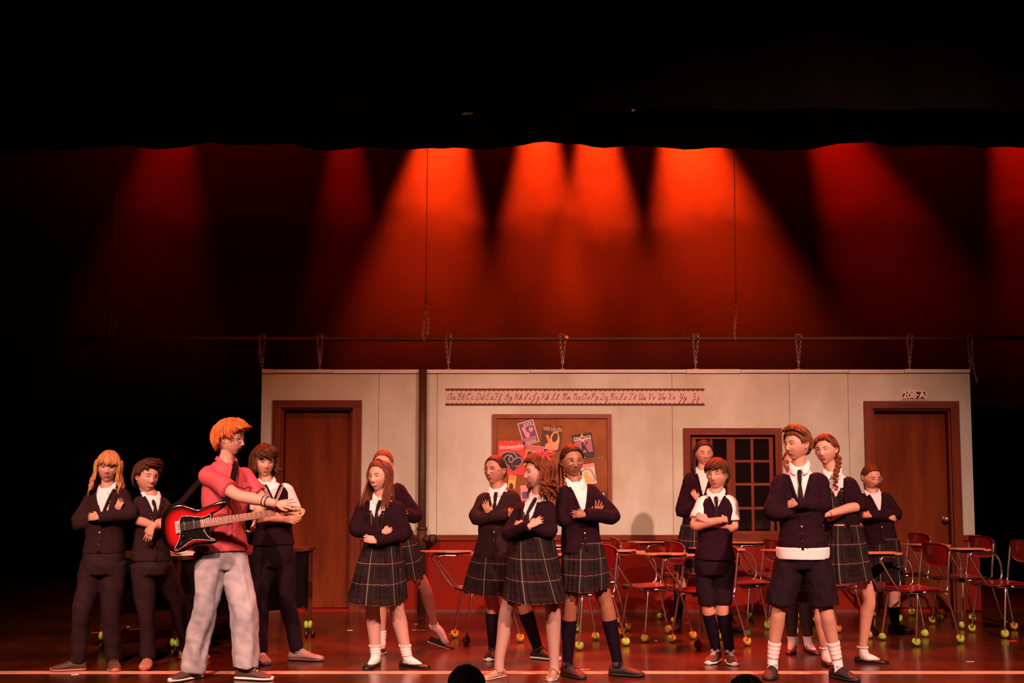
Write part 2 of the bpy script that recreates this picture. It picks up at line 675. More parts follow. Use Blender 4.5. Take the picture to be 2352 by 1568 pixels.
# cream panels, cut round the doors and the window
cols = [XL, D1[0], D1[1], xr(868), xr(960)]
cream = [(XL, D1[0], ZR1, ZC), (D1[0], D1[1], D1[2], ZC), (D1[1], xr(868), ZR1, ZC), (xr(868), xr(972), ZR1, ZC), (xr(972), xr(1003), ZR1, ZC),
         (xr(1003), xr(1274), ZR1, ZC), (xr(1274), xr(1546), ZR1, ZC), (xr(1546), WN[0], ZR1, ZC), (WN[0], WN[1], WN[2], ZC),
         (WN[1], xr(1817), ZR1, ZC), (xr(1817), xr(1953), ZR1, ZC), (xr(1953), D2[0], ZR1, ZC), (D2[0], D2[1], D2[2], ZC), (D2[1], XR, ZR1, ZC)]
JOIN = {xr(868), xr(972), xr(1003), xr(1546), xr(1817), xr(1953)}
for a, b, z0, z1 in cream:
    ga = G / 2 if a in JOIN else 0
    gb = G / 2 if b in JOIN else 0
    part('plaster_panel', rect(a + ga, z0, b - gb, z1 - 0.004, YW, 0.055), plaster, wall, False)
capx = [597, 628, 760, 964, 976, 1218, 1580, 1705, 1955, 2083, 2236]
for k in range(len(capx) - 1):
    if capx[k] == 964:
        continue
    part('cap_board', rect(xr(capx[k]) + 0.002, ZC + (0.004 if k % 2 else 0.0), xr(capx[k + 1]) - 0.002, ZT - (0.003 if k % 3 else 0.0), YW - 0.018, 0.09), plaster2, wall, False)
for a, b in ((XL, D1[0]), (D1[1], xr(972)), (xr(972), xr(1274)), (xr(1274), WN[0] + 0.3), (WN[0] + 0.3, xr(1880)), (xr(1880), D2[0]), (D2[1], XR + 0.04)):
    part('wainscot_panel', rect(a + 0.001, 0.02, b - 0.001, ZR0, YW - 0.004, 0.06), red_paint, wall, False)
for a, b in ((XL, D1[0]), (D1[1], xr(1274)), (xr(1274), WN[0]), (WN[1], D2[0]), (D2[1], XR + 0.05)):
    part('chair_rail', rect(a, ZR0, b, ZR1, YW - 0.022, 0.04), woodh, wall, False)
part('base_strip', rect(D1[1], 0.0, D2[0], 0.025, YW - 0.012, 0.03), mat('dark_red_strip', (0.10, 0.02, 0.015), 0.6), wall, False)


def door(n, d, knob, lab):
    x0, x1, z1 = d
    w = 0.088
    th = tag(empty('door_%d' % n, ((x0 + x1) / 2, YW, 0)), label=lab, kind='structure')
    part('casing', rect(x0, 0, x0 + w, z1 - 0.075, YW - 0.028, 0.08), wood, th, False)
    part('casing', rect(x1 - w, 0, x1, z1 - 0.075, YW - 0.028, 0.08), wood, th, False)
    part('header', rect(x0, z1 - 0.075, x1, z1, YW - 0.030, 0.09), woodh, th, False)
    part('jamb', rect(x0 + w, 0, x0 + w + 0.02, z1 - 0.075, YW, 0.14), wood, th, False)
    part('jamb', rect(x1 - w - 0.02, 0, x1 - w, z1 - 0.075, YW, 0.14), wood, th, False)
    part('jamb_top', rect(x0 + w, z1 - 0.095, x1 - w, z1 - 0.075, YW, 0.14), woodh, th, False)
    part('door_slab', rect(x0 + w + 0.024, 0.035, x1 - w - 0.024, z1 - 0.10, YW + 0.085, 0.04), door_m, th, False)
    part('threshold', rect(x0 + w, 0, x1 - w, 0.028, YW + 0.01, 0.11), red_paint, th, False)
    if knob:
        c = W(2174, 1192, YW + 0.03)
        k = part('door_knob', MB().ball(c, (0.033, 0.028, 0.033), 16, 10).tube([c, c + Vector((0, 0.055, 0))], [0.012, 0.014], 10).tube(
            [c + Vector((0, .045, 0)), c + Vector((0, 0.056, 0))], [0.032, 0.034], 16), mat('brass', (0.45, 0.28, 0.12), 0.3, 0.9), th)
        tag(k, 'round brass knob')


door(1, D1, False, 'brown stained door in the set wall left of the brown pipe')
door(2, D2, True, 'brown grained door with a brass knob under the room number')

# window
th = tag(empty('window_1', ((WN[0] + WN[1]) / 2, YW, WN[3])), label='brown wooden window with two sashes of small dark panes', kind='structure')
x0, x1, z1, z0 = WN
fw = 0.068
part('casing', rect(x0, z0, x0 + fw, z1, YW - 0.03, 0.08), wood, th, False)
part('casing', rect(x1 - fw, z0, x1, z1, YW - 0.03, 0.08), wood, th, False)
part('header', rect(x0 + fw, z1 - fw, x1 - fw, z1, YW - 0.032, 0.08), woodh, th, False)
part('window_sill', rect(x0 + fw, z0, x1 - fw, zr(1219), YW - 0.035, 0.09), woodh, th, False)
glass = mat('dark_glass', (0.006, 0.004, 0.004), 0.12)
zs = [zr(p) for p in (1219, 1167, 1112, 1059, 1008)]
for xa, xb in ((xr(1590), xr(1680)), (xr(1680), xr(1778))):
    sash = part('sash', rect(xa, zs[0] - 0.02, xa + 0.045, zs[-1] + 0.05, YW + 0.02, 0.03), wood, th, False)
    part('stile', rect(xb - 0.04, zs[0] - 0.02, xb, zs[-1] + 0.05, YW + 0.02, 0.03), wood, sash, False)
    part('rail', rect(xa + 0.045, zs[-1], xb - 0.04, zs[-1] + 0.05, YW + 0.02, 0.03), woodh, sash, False)
    ia, ib = xa + 0.045, xb - 0.04
    part('muntin', rect((ia + ib) / 2 - 0.014, zs[0], (ia + ib) / 2 + 0.014, zs[-1], YW + 0.025, 0.02), wood, sash, False)
    for k in range(1, 4):
        part('muntin', rect(ia, zs[k] - 0.013, ib, zs[k] + 0.013, YW + 0.027, 0.018), woodh, sash, False)
    for k in range(4):
        for c0, c1 in ((ia, (ia + ib) / 2 - 0.014), ((ia + ib) / 2 + 0.014, ib)):
            part('pane', rect(c0, zs[k] + 0.013, c1, zs[k + 1] - 0.013 * (k < 3), YW + 0.04, 0.004), glass, sash, False)

# brown vent pipe standing before the wall
xp = xr(970, YW - 0.05)
yp = YW - 0.06
pp = tag(empty('vent_pipe', (xp, yp, 0)), 'tall brown pipe with a side stub against the cream wall', 'pipe')
r = 0.041
part('pipe_shaft', MB().tube([(xp, yp, 0.0), (xp, yp, ZT - 0.005)], r, 20, 1), pipe_m, pp)
zt = zr(1237, yp)
part('tee_joint', MB().tube([(xp, yp, zt - 0.13), (xp, yp, zt + 0.10)], r + 0.010, 20, 1).tube([(xp, yp, zt + 0.09), (xp, yp, zt + 0.115)], r + 0.014, 20, 1)
     .tube([(xp, yp, zt - 0.14), (xp, yp, zt - 0.115)], r + 0.014, 20, 1), pipe_m, pp)
part('side_stub', MB().tube([(xp, yp - 0.01, zt), (xp + 0.115, yp - 0.06, zt)], 0.038, 18, 1).tube([(xp + 0.09, yp - 0.05, zt), (xp + 0.135, yp - 0.07, zt)], 0.048, 18, 1), pipe_m, pp)

# room number sign
c = W(2098.5, 907.5, YW - 0.006)
sg = tag(empty('room_sign', c), 'small black sign reading 208-A above the right door', 'sign')
pale = mat('pale_sign_paint', (0.72, 0.66, 0.58), 0.6)
w, h = 58 / 226, 20 / 226
part('sign_border', MB().box(c, (w, 0.012, h)), pale, sg, False)
part('sign_panel', MB().box(c + Vector((0, -0.004, 0)), (w - 0.022, 0.012, h - 0.016)), mat('black_sign_paint', (0.012, 0.008, 0.009), 0.5), sg, False)
FACE = Matrix(((1, 0, 0, 0), (0, 0, -1, 0), (0, 1, 0, 0), (0, 0, 0, 1)))  # text plane turned to face the audience


def lettering(s, c, size, m, th, rot=0.0, bold=0.0, sx=1.0, name='lettering'):
    me = text_mesh(s, size, bold)
    me.transform(Matrix.Translation(c) @ Matrix.Rotation(rot, 4, 'Y') @ FACE @ Matrix.Diagonal((sx, 1, 1, 1)))
    return part(name, me, m, th, False)


lettering('208\u00b7A', c + Vector((0, -0.0115, -0.002)), 0.088, pale, sg, bold=0.003, sx=1.08)

# alphabet strip
brown_print = mat('dark_brown_print', (0.075, 0.018, 0.012), 0.7)
pink_card = mat('pale_card', (0.46, 0.42, 0.36), 0.75, var=0.04, vscale=4)
ax0, ax1 = xr(1022), xr(1621)
az0, az1 = zr(931), zr(892)
al = tag(empty('alphabet_strip', (ax0, YW, az0)), 'long paper strip of cursive alphabet letters with scalloped brown borders', 'poster')
part('card', rect(ax0, az0, ax1, az1, YW - 0.004, 0.004), pink_card, al, False)
for s, zb in ((1, az0), (-1, az1)):
    mb = MB()
    n = 56
    pts = []
    for i in range(n * 8 + 1):
        x = ax0 + (ax1 - ax0) * i / (n * 8)
        ph = (i % 8) / 8 * math.pi
        pts.append((x, zb + s * (0.016 + 0.010 * abs(math.sin(ph)))))
    for i in range(len(pts) - 1):
        a, b = pts[i], pts[i + 1]
        mb.add([(a[0], YW - 0.0065, zb), (b[0], YW - 0.0065, zb), (b[0], YW - 0.0065, b[1]), (a[0], YW - 0.0065, a[1]),
                (a[0], YW - 0.004, a[1]), (b[0], YW - 0.004, b[1])], [(0, 1, 2, 3), (3, 2, 5, 4)])
    part('scalloped_border', mb, brown_print, al, False)
GLY = {
 'A': '70,75 50,98 20,80 5,35 20,3 45,18 65,60 72,98|72,98 66,40 74,4 92,16', 'a': '45,42 25,52 6,30 12,4 30,8 46,46|46,46 42,12 52,2 66,14',
 'B': '12,70 30,96 26,50 14,0|26,60 34,98 66,98 68,74 36,54|36,54 70,50 70,14 40,-2 18,10', 'b': '2,10 24,70 22,98 12,80 10,20 24,0 42,18 36,44 48,40',
 'C': '38,66 36,88 56,98 62,78 40,98 10,66 10,20 34,0 66,20', 'c': '42,40 28,52 8,30 14,4 30,2 52,18',
 'D': '34,96 24,40 8,6 26,4 56,0 82,40 70,86 36,98 16,88', 'd': '44,42 24,52 6,28 14,4 32,8 46,48 54,98|54,98 46,30 52,4 66,14',
 'E': '64,84 44,98 22,82 40,56 52,54|40,56 12,40 10,10 34,0 64,20', 'e': '2,10 40,30 36,50 20,48 10,22 24,2 52,18',
 'F': '8,84 20,98 50,92 86,98|54,92 46,30 24,0 6,12|28,52 70,54', 'f': '2,10 38,70 36,98 24,80 20,-30 12,-44 20,-30 34,0 24,6 44,12',
 'G': '6,6 48,50 70,88 54,98 34,70 44,50 78,62|78,62 66,10 36,0 12,16', 'g': '44,42 24,52 6,30 14,6 32,12 46,48|46,48 38,-30 20,-46 8,-30 40,-4 62,14',
 'H': '6,76 20,96 28,86 24,30 12,0|78,98 60,60 54,20 70,4 86,16|22,50 66,52', 'h': '2,10 30,70 30,98 18,80 12,0|12,0 30,44 42,40 40,8 56,6 64,16',
 'I': '6,20 40,50 64,90 48,98 36,60 40,10 18,0 6,14 30,22', 'i': '2,8 22,50 18,10 28,2 42,14|28,72 30,76',
 'J': '4,40 40,70 66,98 44,96 36,20 20,-40 6,-30 30,0 70,26', 'j': '2,8 26,50 18,-30 6,-44 2,-30 26,0 46,14|32,72 34,76',
 'K': '6,76 20,96 28,86 24,30 12,0|82,94 52,60 30,48 56,36 70,4 88,14', 'k': '2,10 30,70 30,98 18,80 12,0|12,0 34,44 42,32 20,24 44,2 60,14',
 'L': '12,40 50,74 58,96 42,96 36,40 20,6 8,6 24,10 50,0 76,14', 'l': '2,10 30,70 30,98 18,80 16,14 26,2 42,14',
 'M': '4,74 16,94 22,80 16,0|20,70 38,96 46,80 42,0|46,70 66,96 74,80 74,14 84,2 98,14', 'm': '2,30 12,48 12,0|12,30 28,50 30,0|30,30 46,50 50,10 58,2 70,14',
 'N': '6,74 20,94 26,80 20,0|26,66 46,96 60,80 60,14 70,2 86,14', 'n': '2,30 14,48 14,0|14,30 32,50 38,10 46,2 60,14',
 'O': '44,98 14,70 10,20 34,0 66,30 66,76 44,98 40,80 76,88', 'o': '26,50 6,28 12,4 30,2 42,26 28,50 34,40 56,42',
 'P': '10,70 28,96 26,50 12,0|26,74 40,98 70,90 66,58 30,46', 'p': '4,20 18,48 4,-46|16,30 34,50 46,26 34,2 16,4',
 'Q': '12,80 36,98 64,80 52,36 18,6 10,14 30,10 56,-2 80,12', 'q': '44,42 24,52 6,30 14,6 32,12 46,48|46,48 40,-20 44,-44 56,-20 60,10',
 'R': '10,70 28,96 26,50 12,0|26,74 40,98 70,90 66,58 34,50 52,40 62,4 84,14', 'r': '2,10 20,54 24,44 42,42 38,10 46,2 58,14',
 'S': '4,4 46,56 64,88 50,98 34,74 56,40 50,6 24,0 10,16', 's': '2,8 28,54 34,26 26,2 10,6 30,4 50,16',
 'T': '8,84 20,98 50,92 86,98|54,92 46,30 26,0 8,12', 't': '2,10 26,60 34,90|34,90 20,20 28,2 46,14|12,62 44,64',
 'U': '4,76 18,96 24,80 18,24 34,0 56,20 70,96|70,96 64,24 72,2 90,14', 'u': '2,20 12,48 8,10 20,2 40,48|40,48 36,10 46,2 60,14',
 'V': '4,76 18,96 26,80 30,20 38,0 56,40 66,88 82,92', 'v': '2,30 12,48 18,6 26,4 40,48 56,42',
 'W': '4,76 16,96 22,80 18,20 32,0 48,30 54,90|54,90 50,20 64,0 80,40 88,96 98,90', 'w': '2,30 10,48 10,8 22,2 32,44|32,44 34,8 46,4 56,48 68,42',
 'X': '6,80 20,96 30,80 46,16 62,2 76,14|74,98 50,64 26,24 6,0', 'x': '2,34 12,50 24,30 34,4 50,12|44,50 22,24 2,2',
 'Y': '4,76 18,96 24,80 20,40 36,24 58,50 70,96|70,96 58,10 34,-44 18,-36 50,0 88,20', 'y': '2,30 12,50 14,14 26,6 44,50|44,50 34,-20 16,-46 8,-30 38,0 60,14',
 'Z': '8,76 30,98 58,84 44,50 20,44|44,48 58,10 34,-44 16,-34 40,0 80,14', 'z': '4,34 22,52 34,34 10,16|14,16 34,10 28,-30 10,-44 10,-26 36,0 56,12',
}
LX = [1036, 1058, 1079, 1101, 1124, 1143, 1167, 1190, 1213, 1232, 1252, 1276, 1301, 1326, 1347, 1367, 1388, 1411, 1432, 1454, 1477, 1499, 1522, 1545, 1571, 1601]
CAPH = 15.5 / 226
for i, x in enumerate(LX):
    U = chr(65 + i)
    mb = MB()
    for ch, ox, sc in ((U, -0.60, 1.0), (U.lower(), 0.22, 0.92)):
        for st in GLY[ch].split('|'):
            q = []
            for t in st.split(' '):
                gx, gy = (float(k) / 100 for k in t.split(','))
                q.append(Vector((xr(x) + (ox * 0.95 + gx * 0.82 * sc + (gy - 0.4) * 0.28) * CAPH, YW - 0.0055, az0 + 0.058 + gy * CAPH * sc)))
            mb.tube(q, 0.0021, 5, 4, flat=1.0)
    part('letter_pair', mb, brown_print, al)

# ------------------------------------------------------------------ bulletin board and what is pinned on it
bx0, bx1, bz1, bz0 = xr(1131), xr(1405), zr(951), zr(1168)
bb = tag(empty('bulletin_board', ((bx0 + bx1) / 2, YW, bz0)), 'brown cork bulletin board in a wooden frame on the cream wall', 'bulletin board')
cork = mat('cork', (0.14, 0.045, 0.010), 0.85, col2=(0.23, 0.09, 0.022), vscale=3.5, bump=0.1, bscale=120)
part('cork_panel', rect(bx0 + 0.03, bz0 + 0.03, bx1 - 0.03, bz1 - 0.03, YW - 0.016, 0.014), cork, bb, False)
fr = mat('red_brown_frame_wood', (0.16, 0.045, 0.018), 0.4, var=0.2, vscale=4, stretch=(2, 2, 2))
part('frame_side', rect(bx0, bz0, bx0 + 0.042, bz1, YW - 0.035, 0.034), fr, bb, False)
part('frame_side', rect(bx1 - 0.042, bz0, bx1, bz1, YW - 0.034, 0.033), fr, bb, False)
part('frame_top', rect(bx0 + 0.042, bz1 - 0.042, bx1 - 0.042, bz1, YW - 0.033, 0.032), fr, bb, False)
part('frame_bottom', rect(bx0 + 0.042, bz0, bx1 - 0.042, bz0 + 0.042, YW - 0.033, 0.032), fr, bb, False)
YB = YW - 0.0175
PX = 1 / 226.5


def flat_mat(n, c, r=0.5):
    return mat(n, c, r)


cream_p = flat_mat('print_cream', (0.72, 0.62, 0.52))
dark_p = flat_mat('print_black', (0.015, 0.01, 0.012))
purple_p = flat_mat('print_purple', (0.10, 0.055, 0.16))
red_p = flat_mat('print_red', (0.55, 0.035, 0.03))
brown_p = flat_mat('print_dark_brown', (0.05, 0.015, 0.01))
yel_p = flat_mat('print_yellow', (0.70, 0.40, 0.08))
org_p = flat_mat('print_orange', (0.62, 0.22, 0.05))
mauve_p = flat_mat('print_mauve', (0.28, 0.12, 0.17))
grey_p = flat_mat('print_grey_blue', (0.30, 0.26, 0.28))
pink_p = flat_mat('print_pink', (0.60, 0.28, 0.27))
pin_m = mat('white_pin', (0.85, 0.8, 0.75), 0.25)


class Poster:
    """a sheet pinned to the cork; u to the right, v up, in pixels from its middle"""
    def __init__(s, px, py, w, h, deg, m, label, y=0.0):
        s.c = W(px, py, YB - y)
        s.r = Matrix.Rotation(R(-deg), 4, 'Y')
        s.w, s.h = w * PX, h * PX
        s.th = tag(empty('poster', s.c), label, 'poster', 'band posters on the bulletin board')
        mb = MB().box((0, -0.001, 0), (s.w, 0.0025, s.h)).xf(Matrix.Translation(s.c) @ s.r)
        part('sheet', mb, m, s.th, False)
        s.k = 0.0030

    def P(s, u, v, off=0.0):
        return s.c + s.r.to_3x3() @ Vector((u * PX, -s.k - off, v * PX))

    def poly(s, name, pts, m):
        part(name, MB().prism([s.P(u, v) for u, v in pts], s.r.to_3x3() @ Vector((0, 0.0008, 0))), m, s.th, False)
        s.k += 0.0006
        return s

    def blob(s, name, pts, m, sub=5):
        q, _ = spline([Vector((u, v, 0)) for u, v in pts], [0] * len(pts), sub, True)
        return s.poly(name, [(p.x, p.y) for p in q], m)

    def line(s, name, pts, m, w, sub=4):
        part(name, MB().tube([s.P(u, v) for u, v in pts], w * PX, 5, sub), m, s.th)
        return s

    def text(s, t, u, v, size, m, bold=0.0, sx=1.0, deg=0):
        ang = math.atan2(-(s.r.to_3x3() @ Vector((1, 0, 0))).z, (s.r.to_3x3() @ Vector((1, 0, 0))).x)
        lettering(t, s.P(u, v, 0.0012), size * PX, m, s.th, ang + R(-deg), bold, sx)
        return s

    def pin(s, u, v):
        p = s.P(u, v)
        part('pin', MB().ball(p + Vector((0, -0.005, 0)), 0.006, 8, 6), pin_m, s.th)
        return s


p = Poster(1174.5, 1051, 61, 78, 0, red_p, 'red poster with script lettering over a coiled grey snake')
p.text('Whitesnake', 0, 25, 12.5, cream_p, 0.0012, 0.92, 6)
p.line('underline', [(0, 18), (8, 20), (20, 19), (24, 22)], cream_p, 0.8)
p.blob('snake_shadow', [(-22, 6), (-8, 15), (10, 12), (24, 2), (27, -14), (14, -22), (4, -30), (-6, -20), (-20, -12)], dark_p)
for q in ([(-21, -8), (-23, 6), (-10, 13), (6, 10), (12, 0), (4, -6)], [(-4, -22), (-12, -14), (-17, -2), (-8, 6), (2, 4)], [(8, -2), (20, 0), (25, -10), (18, -19), (8, -20)],
          [(-6, -4), (-2, 3), (4, -2), (2, -10), (-3, -10), (-6, -4)]):
    p.line('snake_coil', q, grey_p, 1.9)
p.line('tongue', [(1, -8), (2, -16), (6, -22)], red_p, 0.7).pin(0, 37).pin(0, -37)
p = Poster(1213.7, 993.3, 37, 53, 16.5, cream_p, 'purple poster with a pale border, tilted, at the top of the board')
p.poly('print', [(-16.8, -24.8), (16.8, -24.8), (16.8, 24.8), (-16.8, 24.8)], purple_p)
p.text('IDOL', 5, 18, 12, cream_p, 0.001, 0.78)
p.blob('figure_print', [(-8, -9), (-10, 2), (-12, 12), (-7, 17), (-4, 11), (-3, 4), (2, -2), (0, -9)], pink_p)
p.poly('heart_print', [(6, -2), (13, 4), (13, 10), (9, 9), (5, 11), (2, 6)], pink_p)
for k, wd_ in enumerate((30, 28, 30, 26)):
    p.poly('small_print', [(-wd_ / 2, -11 - 2.6 * k), (wd_ / 2, -11 - 2.6 * k), (wd_ / 2, -12.2 - 2.6 * k), (-wd_ / 2, -12.2 - 2.6 * k)], pink_p)
p.text('PARADISE', 0, -22, 5.6, cream_p, 0.0004, 1.0).pin(0, 25)
p = Poster(1266.8, 1005, 45, 57, -6.2, brown_p, 'dark brown poster with tall yellow lettering over an orange figure')
p.text('VAN HALEN', 0, 19.5, 15, yel_p, 0.0006, 0.52)
p.blob('figure_print', [(-10, -26), (-12, -16), (-4, -10), (-2, 4), (4, 14), (12, 14), (18, 2), (18, -16), (14, -27)], yel_p)
p.blob('hair_print', [(2, 4), (6, 12), (14, 8), (13, -4), (6, -10), (1, -4)], brown_p)
p.blob('arm_print', [(-10, 6), (-6, 2), (2, -18), (6, -27), (1, -27), (-8, -8), (-14, 4)], org_p)
p.poly('shirt_print', [(-16, -27), (-8, -14), (-2, -12), (2, -27)], pink_p)
p.poly('shirt_print', [(4, -14), (17, -10), (16, -24), (8, -27)], pink_p).pin(2, 27)
p = Poster(1340, 1023.6, 45.6, 57, 8.5, dark_p, 'mauve poster with a black guitarist silhouette under a pale title')
p.poly('print', [(-19, -16), (20, -16), (20, 14), (-19, 14)], mauve_p)
p.poly('title_card', [(-20, 14), (-19, 22), (-5, 21), (0, 26), (5, 21), (19, 22), (20, 14), (5, 14), (0, 9), (-5, 14)], cream_p)
p.poly('title_star', [(-6, 18), (0, 24), (6, 18), (0, 12)], yel_p)
p.text('BOLT THROWER', 0, 18, 7.6, dark_p, 0.0006, 0.62)
p.blob('silhouette', [(-3, 7), (0, 9), (2, 6), (1, 2), (5, -4), (10, -16), (7, -16), (1, -8), (-6, -17), (-9, -16), (-4, -6), (-4, 2)], dark_p, 3)
p.line('guitar_print', [(-4, -4), (4, 0), (10, 9)], dark_p, 1.0).pin(0, 27).pin(-1, -27)
p = Poster(1226, 1047, 42, 49, -8, org_p, 'orange and grey poster with red lettering behind the red hair bow', 0.004)
p.poly('print', [(-21, 12), (21, 12), (21, 24), (-21, 24)], grey_p)
p.text('EXODUS', -1, 17.5, 11.5, red_p, 0.0012, 0.85)
p.blob('head_print', [(-16, 0), (-14, 8), (-6, 9), (-4, 2), (-6, -10), (-14, -10)], brown_p)
p = Poster(1347, 1089, 41, 46, 8, cream_p, 'pale poster with a yellow figure under a grey arch')
p.text('MAIDEN', 2, 18.5, 9.5, red_p, 0.0010, 0.95)
p.blob('arch_print', [(-16, -18), (-17, -2), (-8, 12), (8, 13), (17, 2), (18, -18)], grey_p)
p.blob('arch_inside_print', [(-11, -18), (-12, -2), (-6, 8), (6, 9), (12, 0), (13, -18)], cream_p)
p.blob('figure_print', [(-8, -18), (-7, -4), (-3, 6), (2, 6), (5, -4), (10, -10), (12, -18)], yel_p)
p = Poster(1176, 1106, 17, 30, -6, yel_p, 'small orange leaflet low on the bulletin board under the red snake poster', 0.002)
p.poly('title_print', [(-7, 5), (5, 5), (5, 13), (-7, 13)], org_p)
p.blob('figure_print', [(-5, -14), (-4, -4), (2, -5), (4, -14)], brown_p)
p = Poster(1207, 1131, 22, 34, 4, pink_p, 'small pink leaflet low on the bulletin board under the orange and grey poster')
p.poly('print', [(-8, -14), (8, -14), (8, 2), (-8, 2)], purple_p)
p = Poster(1385, 1140, 18, 24, -5, brown_p, 'small dark photograph at the lower right corner of the bulletin board')
p.blob('figure_print', [(-4, -8), (-5, 2), (0, 9), (4, 2), (5, -8)], cream_p)
c = W(1379.5, 1053.5, YB - 0.006)
hp = tag(empty('heart_pin', c), 'tiny metal heart pin stuck alone in the cork', 'pin')
hpts = [(math.sin(t) ** 3 * 4.2, 3.4 * math.cos(t) - 1.3 * math.cos(2 * t) - 0.6 * math.cos(3 * t)) for t in (k / 20 * 6.283 for k in range(20))]
part('rim', MB().tube([c + Vector((u * PX, 0, v * PX)) for u, v in hpts], 0.0028, 6, 1, closed=True), gl, hp)
part('inside', MB().prism([c + Vector((u * PX * 0.9, 0.001, v * PX * 0.9)) for u, v in hpts], (0, 0.003, 0)), dark_p, hp, False)

# ------------------------------------------------------------------ fly batten, cables and chains
steel = mat('dull_steel', (0.30, 0.26, 0.23), 0.35, 0.85)
zb = zr(775)
YC = YW + 0.03
tag(obj('fly_batten', MB().tube([(-7.5, YC, zb), (0, YC, zb - 0.012), (7.5, YC, zb)], 0.022, 12, 8), mat('black_batten_paint', (0.05, 0.018, 0.008), 0.6, spec=0.3)),
    'long thin dark batten pipe above the set wall', 'batten')


def link(mb, c, ax, side, ln=0.034, wd_=0.011, r=0.0032):
    ax, side = Vector(ax).normalized(), Vector(side)
    side = (side - ax * side.dot(ax)).normalized()
    pts = [c + ax * (ln / 2 - wd_) * sy * 1.0 + (ax * math.cos(q) * sy + side * math.sin(q)) * wd_ for sy, q in
           ((1, -1.57), (1, -0.7), (1, 0), (1, 0.7), (1, 1.57), (-1, 1.57), (-1, 0.7), (-1, 0), (-1, -0.7), (-1, -1.57))]
    mb.tube(pts, r, 5, 1, closed=True)


def chain(mb, pts):
    d = 0.0
    k = 0
    for a, b in zip(pts[:-1], pts[1:]):
        a, b = Vector(a), Vector(b)
        L = (b - a).length
        n = max(1, round(L / 0.027))
        for i in range(n):
            c = a.lerp(b, (i + 0.5) / n)
            link(mb, c, b - a, (1, 0.2, 0) if k % 2 else (0.25, 1, 0))
            k += 1


CHN = [(603, 2, 'left end of the set wall'), (735, 0, 'wall section over the left door'), (1030, 0, 'wall just right of the brown pipe'), (1292, 1, 'wall above the bulletin board'),
       (1597, 0, 'wall above the end of the alphabet strip'), (1833, 0, 'wall between window and right door'), (2088, 0, 'wall above the room number sign'), (2227, 3, 'right end of the set wall')]
for px, kd, lab in CHN:
    x = xr(px, YC, 800)
    th = tag(empty('hanging_chain', (x, YC, ZT)), 'steel chain tying the batten to the ' + lab, 'chain', 'chains holding the set wall')
    mb = MB()
    zl = ZT + 0.075
    w = 0.030
    chain(mb, [(x - w, YC - 0.025, zb + 0.015), (x - 0.004, YC - 0.005, zl)])
    chain(mb, [(x + w, YC - 0.025, zb + 0.015), (x + 0.004, YC + 0.005, zl)])
    chain(mb, [(x - w, YC - 0.028, zb - 0.01), (x - w * 0.6, YC - 0.03, zb + 0.03), (x + w * 0.6, YC - 0.03, zb + 0.03), (x + w, YC - 0.028, zb - 0.01)])
    if kd == 2:
        chain(mb, [(x - w, YC - 0.03, zb), (x - 0.03, YC - 0.03, zl + 0.05), (x - 0.01, YC - 0.01, zl - 0.03)])
    if kd == 3:
        chain(mb, [(x + w * 0.5, YC - 0.03, zb), (x + 0.02, YC - 0.03, ZT + 0.02), (x + 0.045, YC - 0.06, ZT - 0.14)])
    part('chain_links', mb, steel, th)
    part('shackle', MB().tube([(x, YC, zl + 0.018), (x + 0.014, YC, zl), (x, YC, zl - 0.02), (x - 0.014, YC, zl)], 0.004, 6, 3, closed=True), steel, th)
    part('hanger_bolt', MB().tube([(x, YC, zl - 0.02), (x, YC, ZT + 0.002)], 0.007, 8, 1).box((x, YC, ZT + 0.006), (0.06, 0.03, 0.010)), steel, th)
    if kd == 1:
        part('tape_flag', MB().box((x + 0.045, YC - 0.03, zb + 0.004), (0.026, 0.004, 0.03)), mat('orange_tape', (0.7, 0.22, 0.05), 0.6), th, False)
for px, lab in ((258, 'steel lift cable with a trim chain at far left of the batten'), (978, 'steel lift cable with a trim chain above the brown pipe'),
                (1692, 'steel lift cable with a trim chain above the window')):
    x = xr(px, YC, 780)
    th = tag(empty('lift_cable', (x, YC, zb)), lab, 'cable', 'lift cables of the batten')
    zt = zr(690)
    part('cable', MB().tube([(x, YC, zt - 0.02), (x + 0.012, YC, 7.6)], 0.004, 6, 1), steel, th)
    part('ferrule', MB().tube([(x, YC, zt - 0.03), (x, YC, zt + 0.05)], 0.009, 8, 1), steel, th)
    mb = MB()
    chain(mb, [(x, YC, zt - 0.03), (x - 0.03, YC - 0.03, zb + 0.01), (x - 0.012, YC - 0.035, zb - 0.035)])
    if px < 1600:
        chain(mb, [(x, YC, zt - 0.03), (x + 0.028, YC - 0.02, zt - 0.2), (x + 0.015, YC - 0.03, zb + 0.03)])
    part('trim_chain', mb, steel, th)
# ------------------------------------------------------------------ classroom tablet-arm chairs
chrome = mat('chrome_tube', (0.72, 0.68, 0.66), 0.24, 1.0)
red_plastic = mat('red_moulded_plastic', (0.16, 0.005, 0.005), 0.28, var=0.08, vscale=3, coat=0.3)
tablet_m = mat('wood_laminate_tablet', (0.40, 0.19, 0.11), 0.35, col2=(0.48, 0.24, 0.14), vscale=5, stretch=(1, 6, 1))
tablet_edge = mat('dark_tablet_underside', (0.05, 0.025, 0.018), 0.6)
frame_dark = mat('dark_steel_bracket', (0.06, 0.04, 0.035), 0.4, 0.7)
ball_ms = [mat('tennis_ball_yellow', (0.38, 0.44, 0.05), 0.95, var=0.15, vscale=30, bump=0.3, bscale=300),
           mat('tennis_ball_green', (0.30, 0.50, 0.06), 0.95, var=0.15, vscale=30, bump=0.3, bscale=300),
           mat('tennis_ball_orange', (0.44, 0.30, 0.03), 0.95, var=0.15, vscale=30, bump=0.3, bscale=300)]


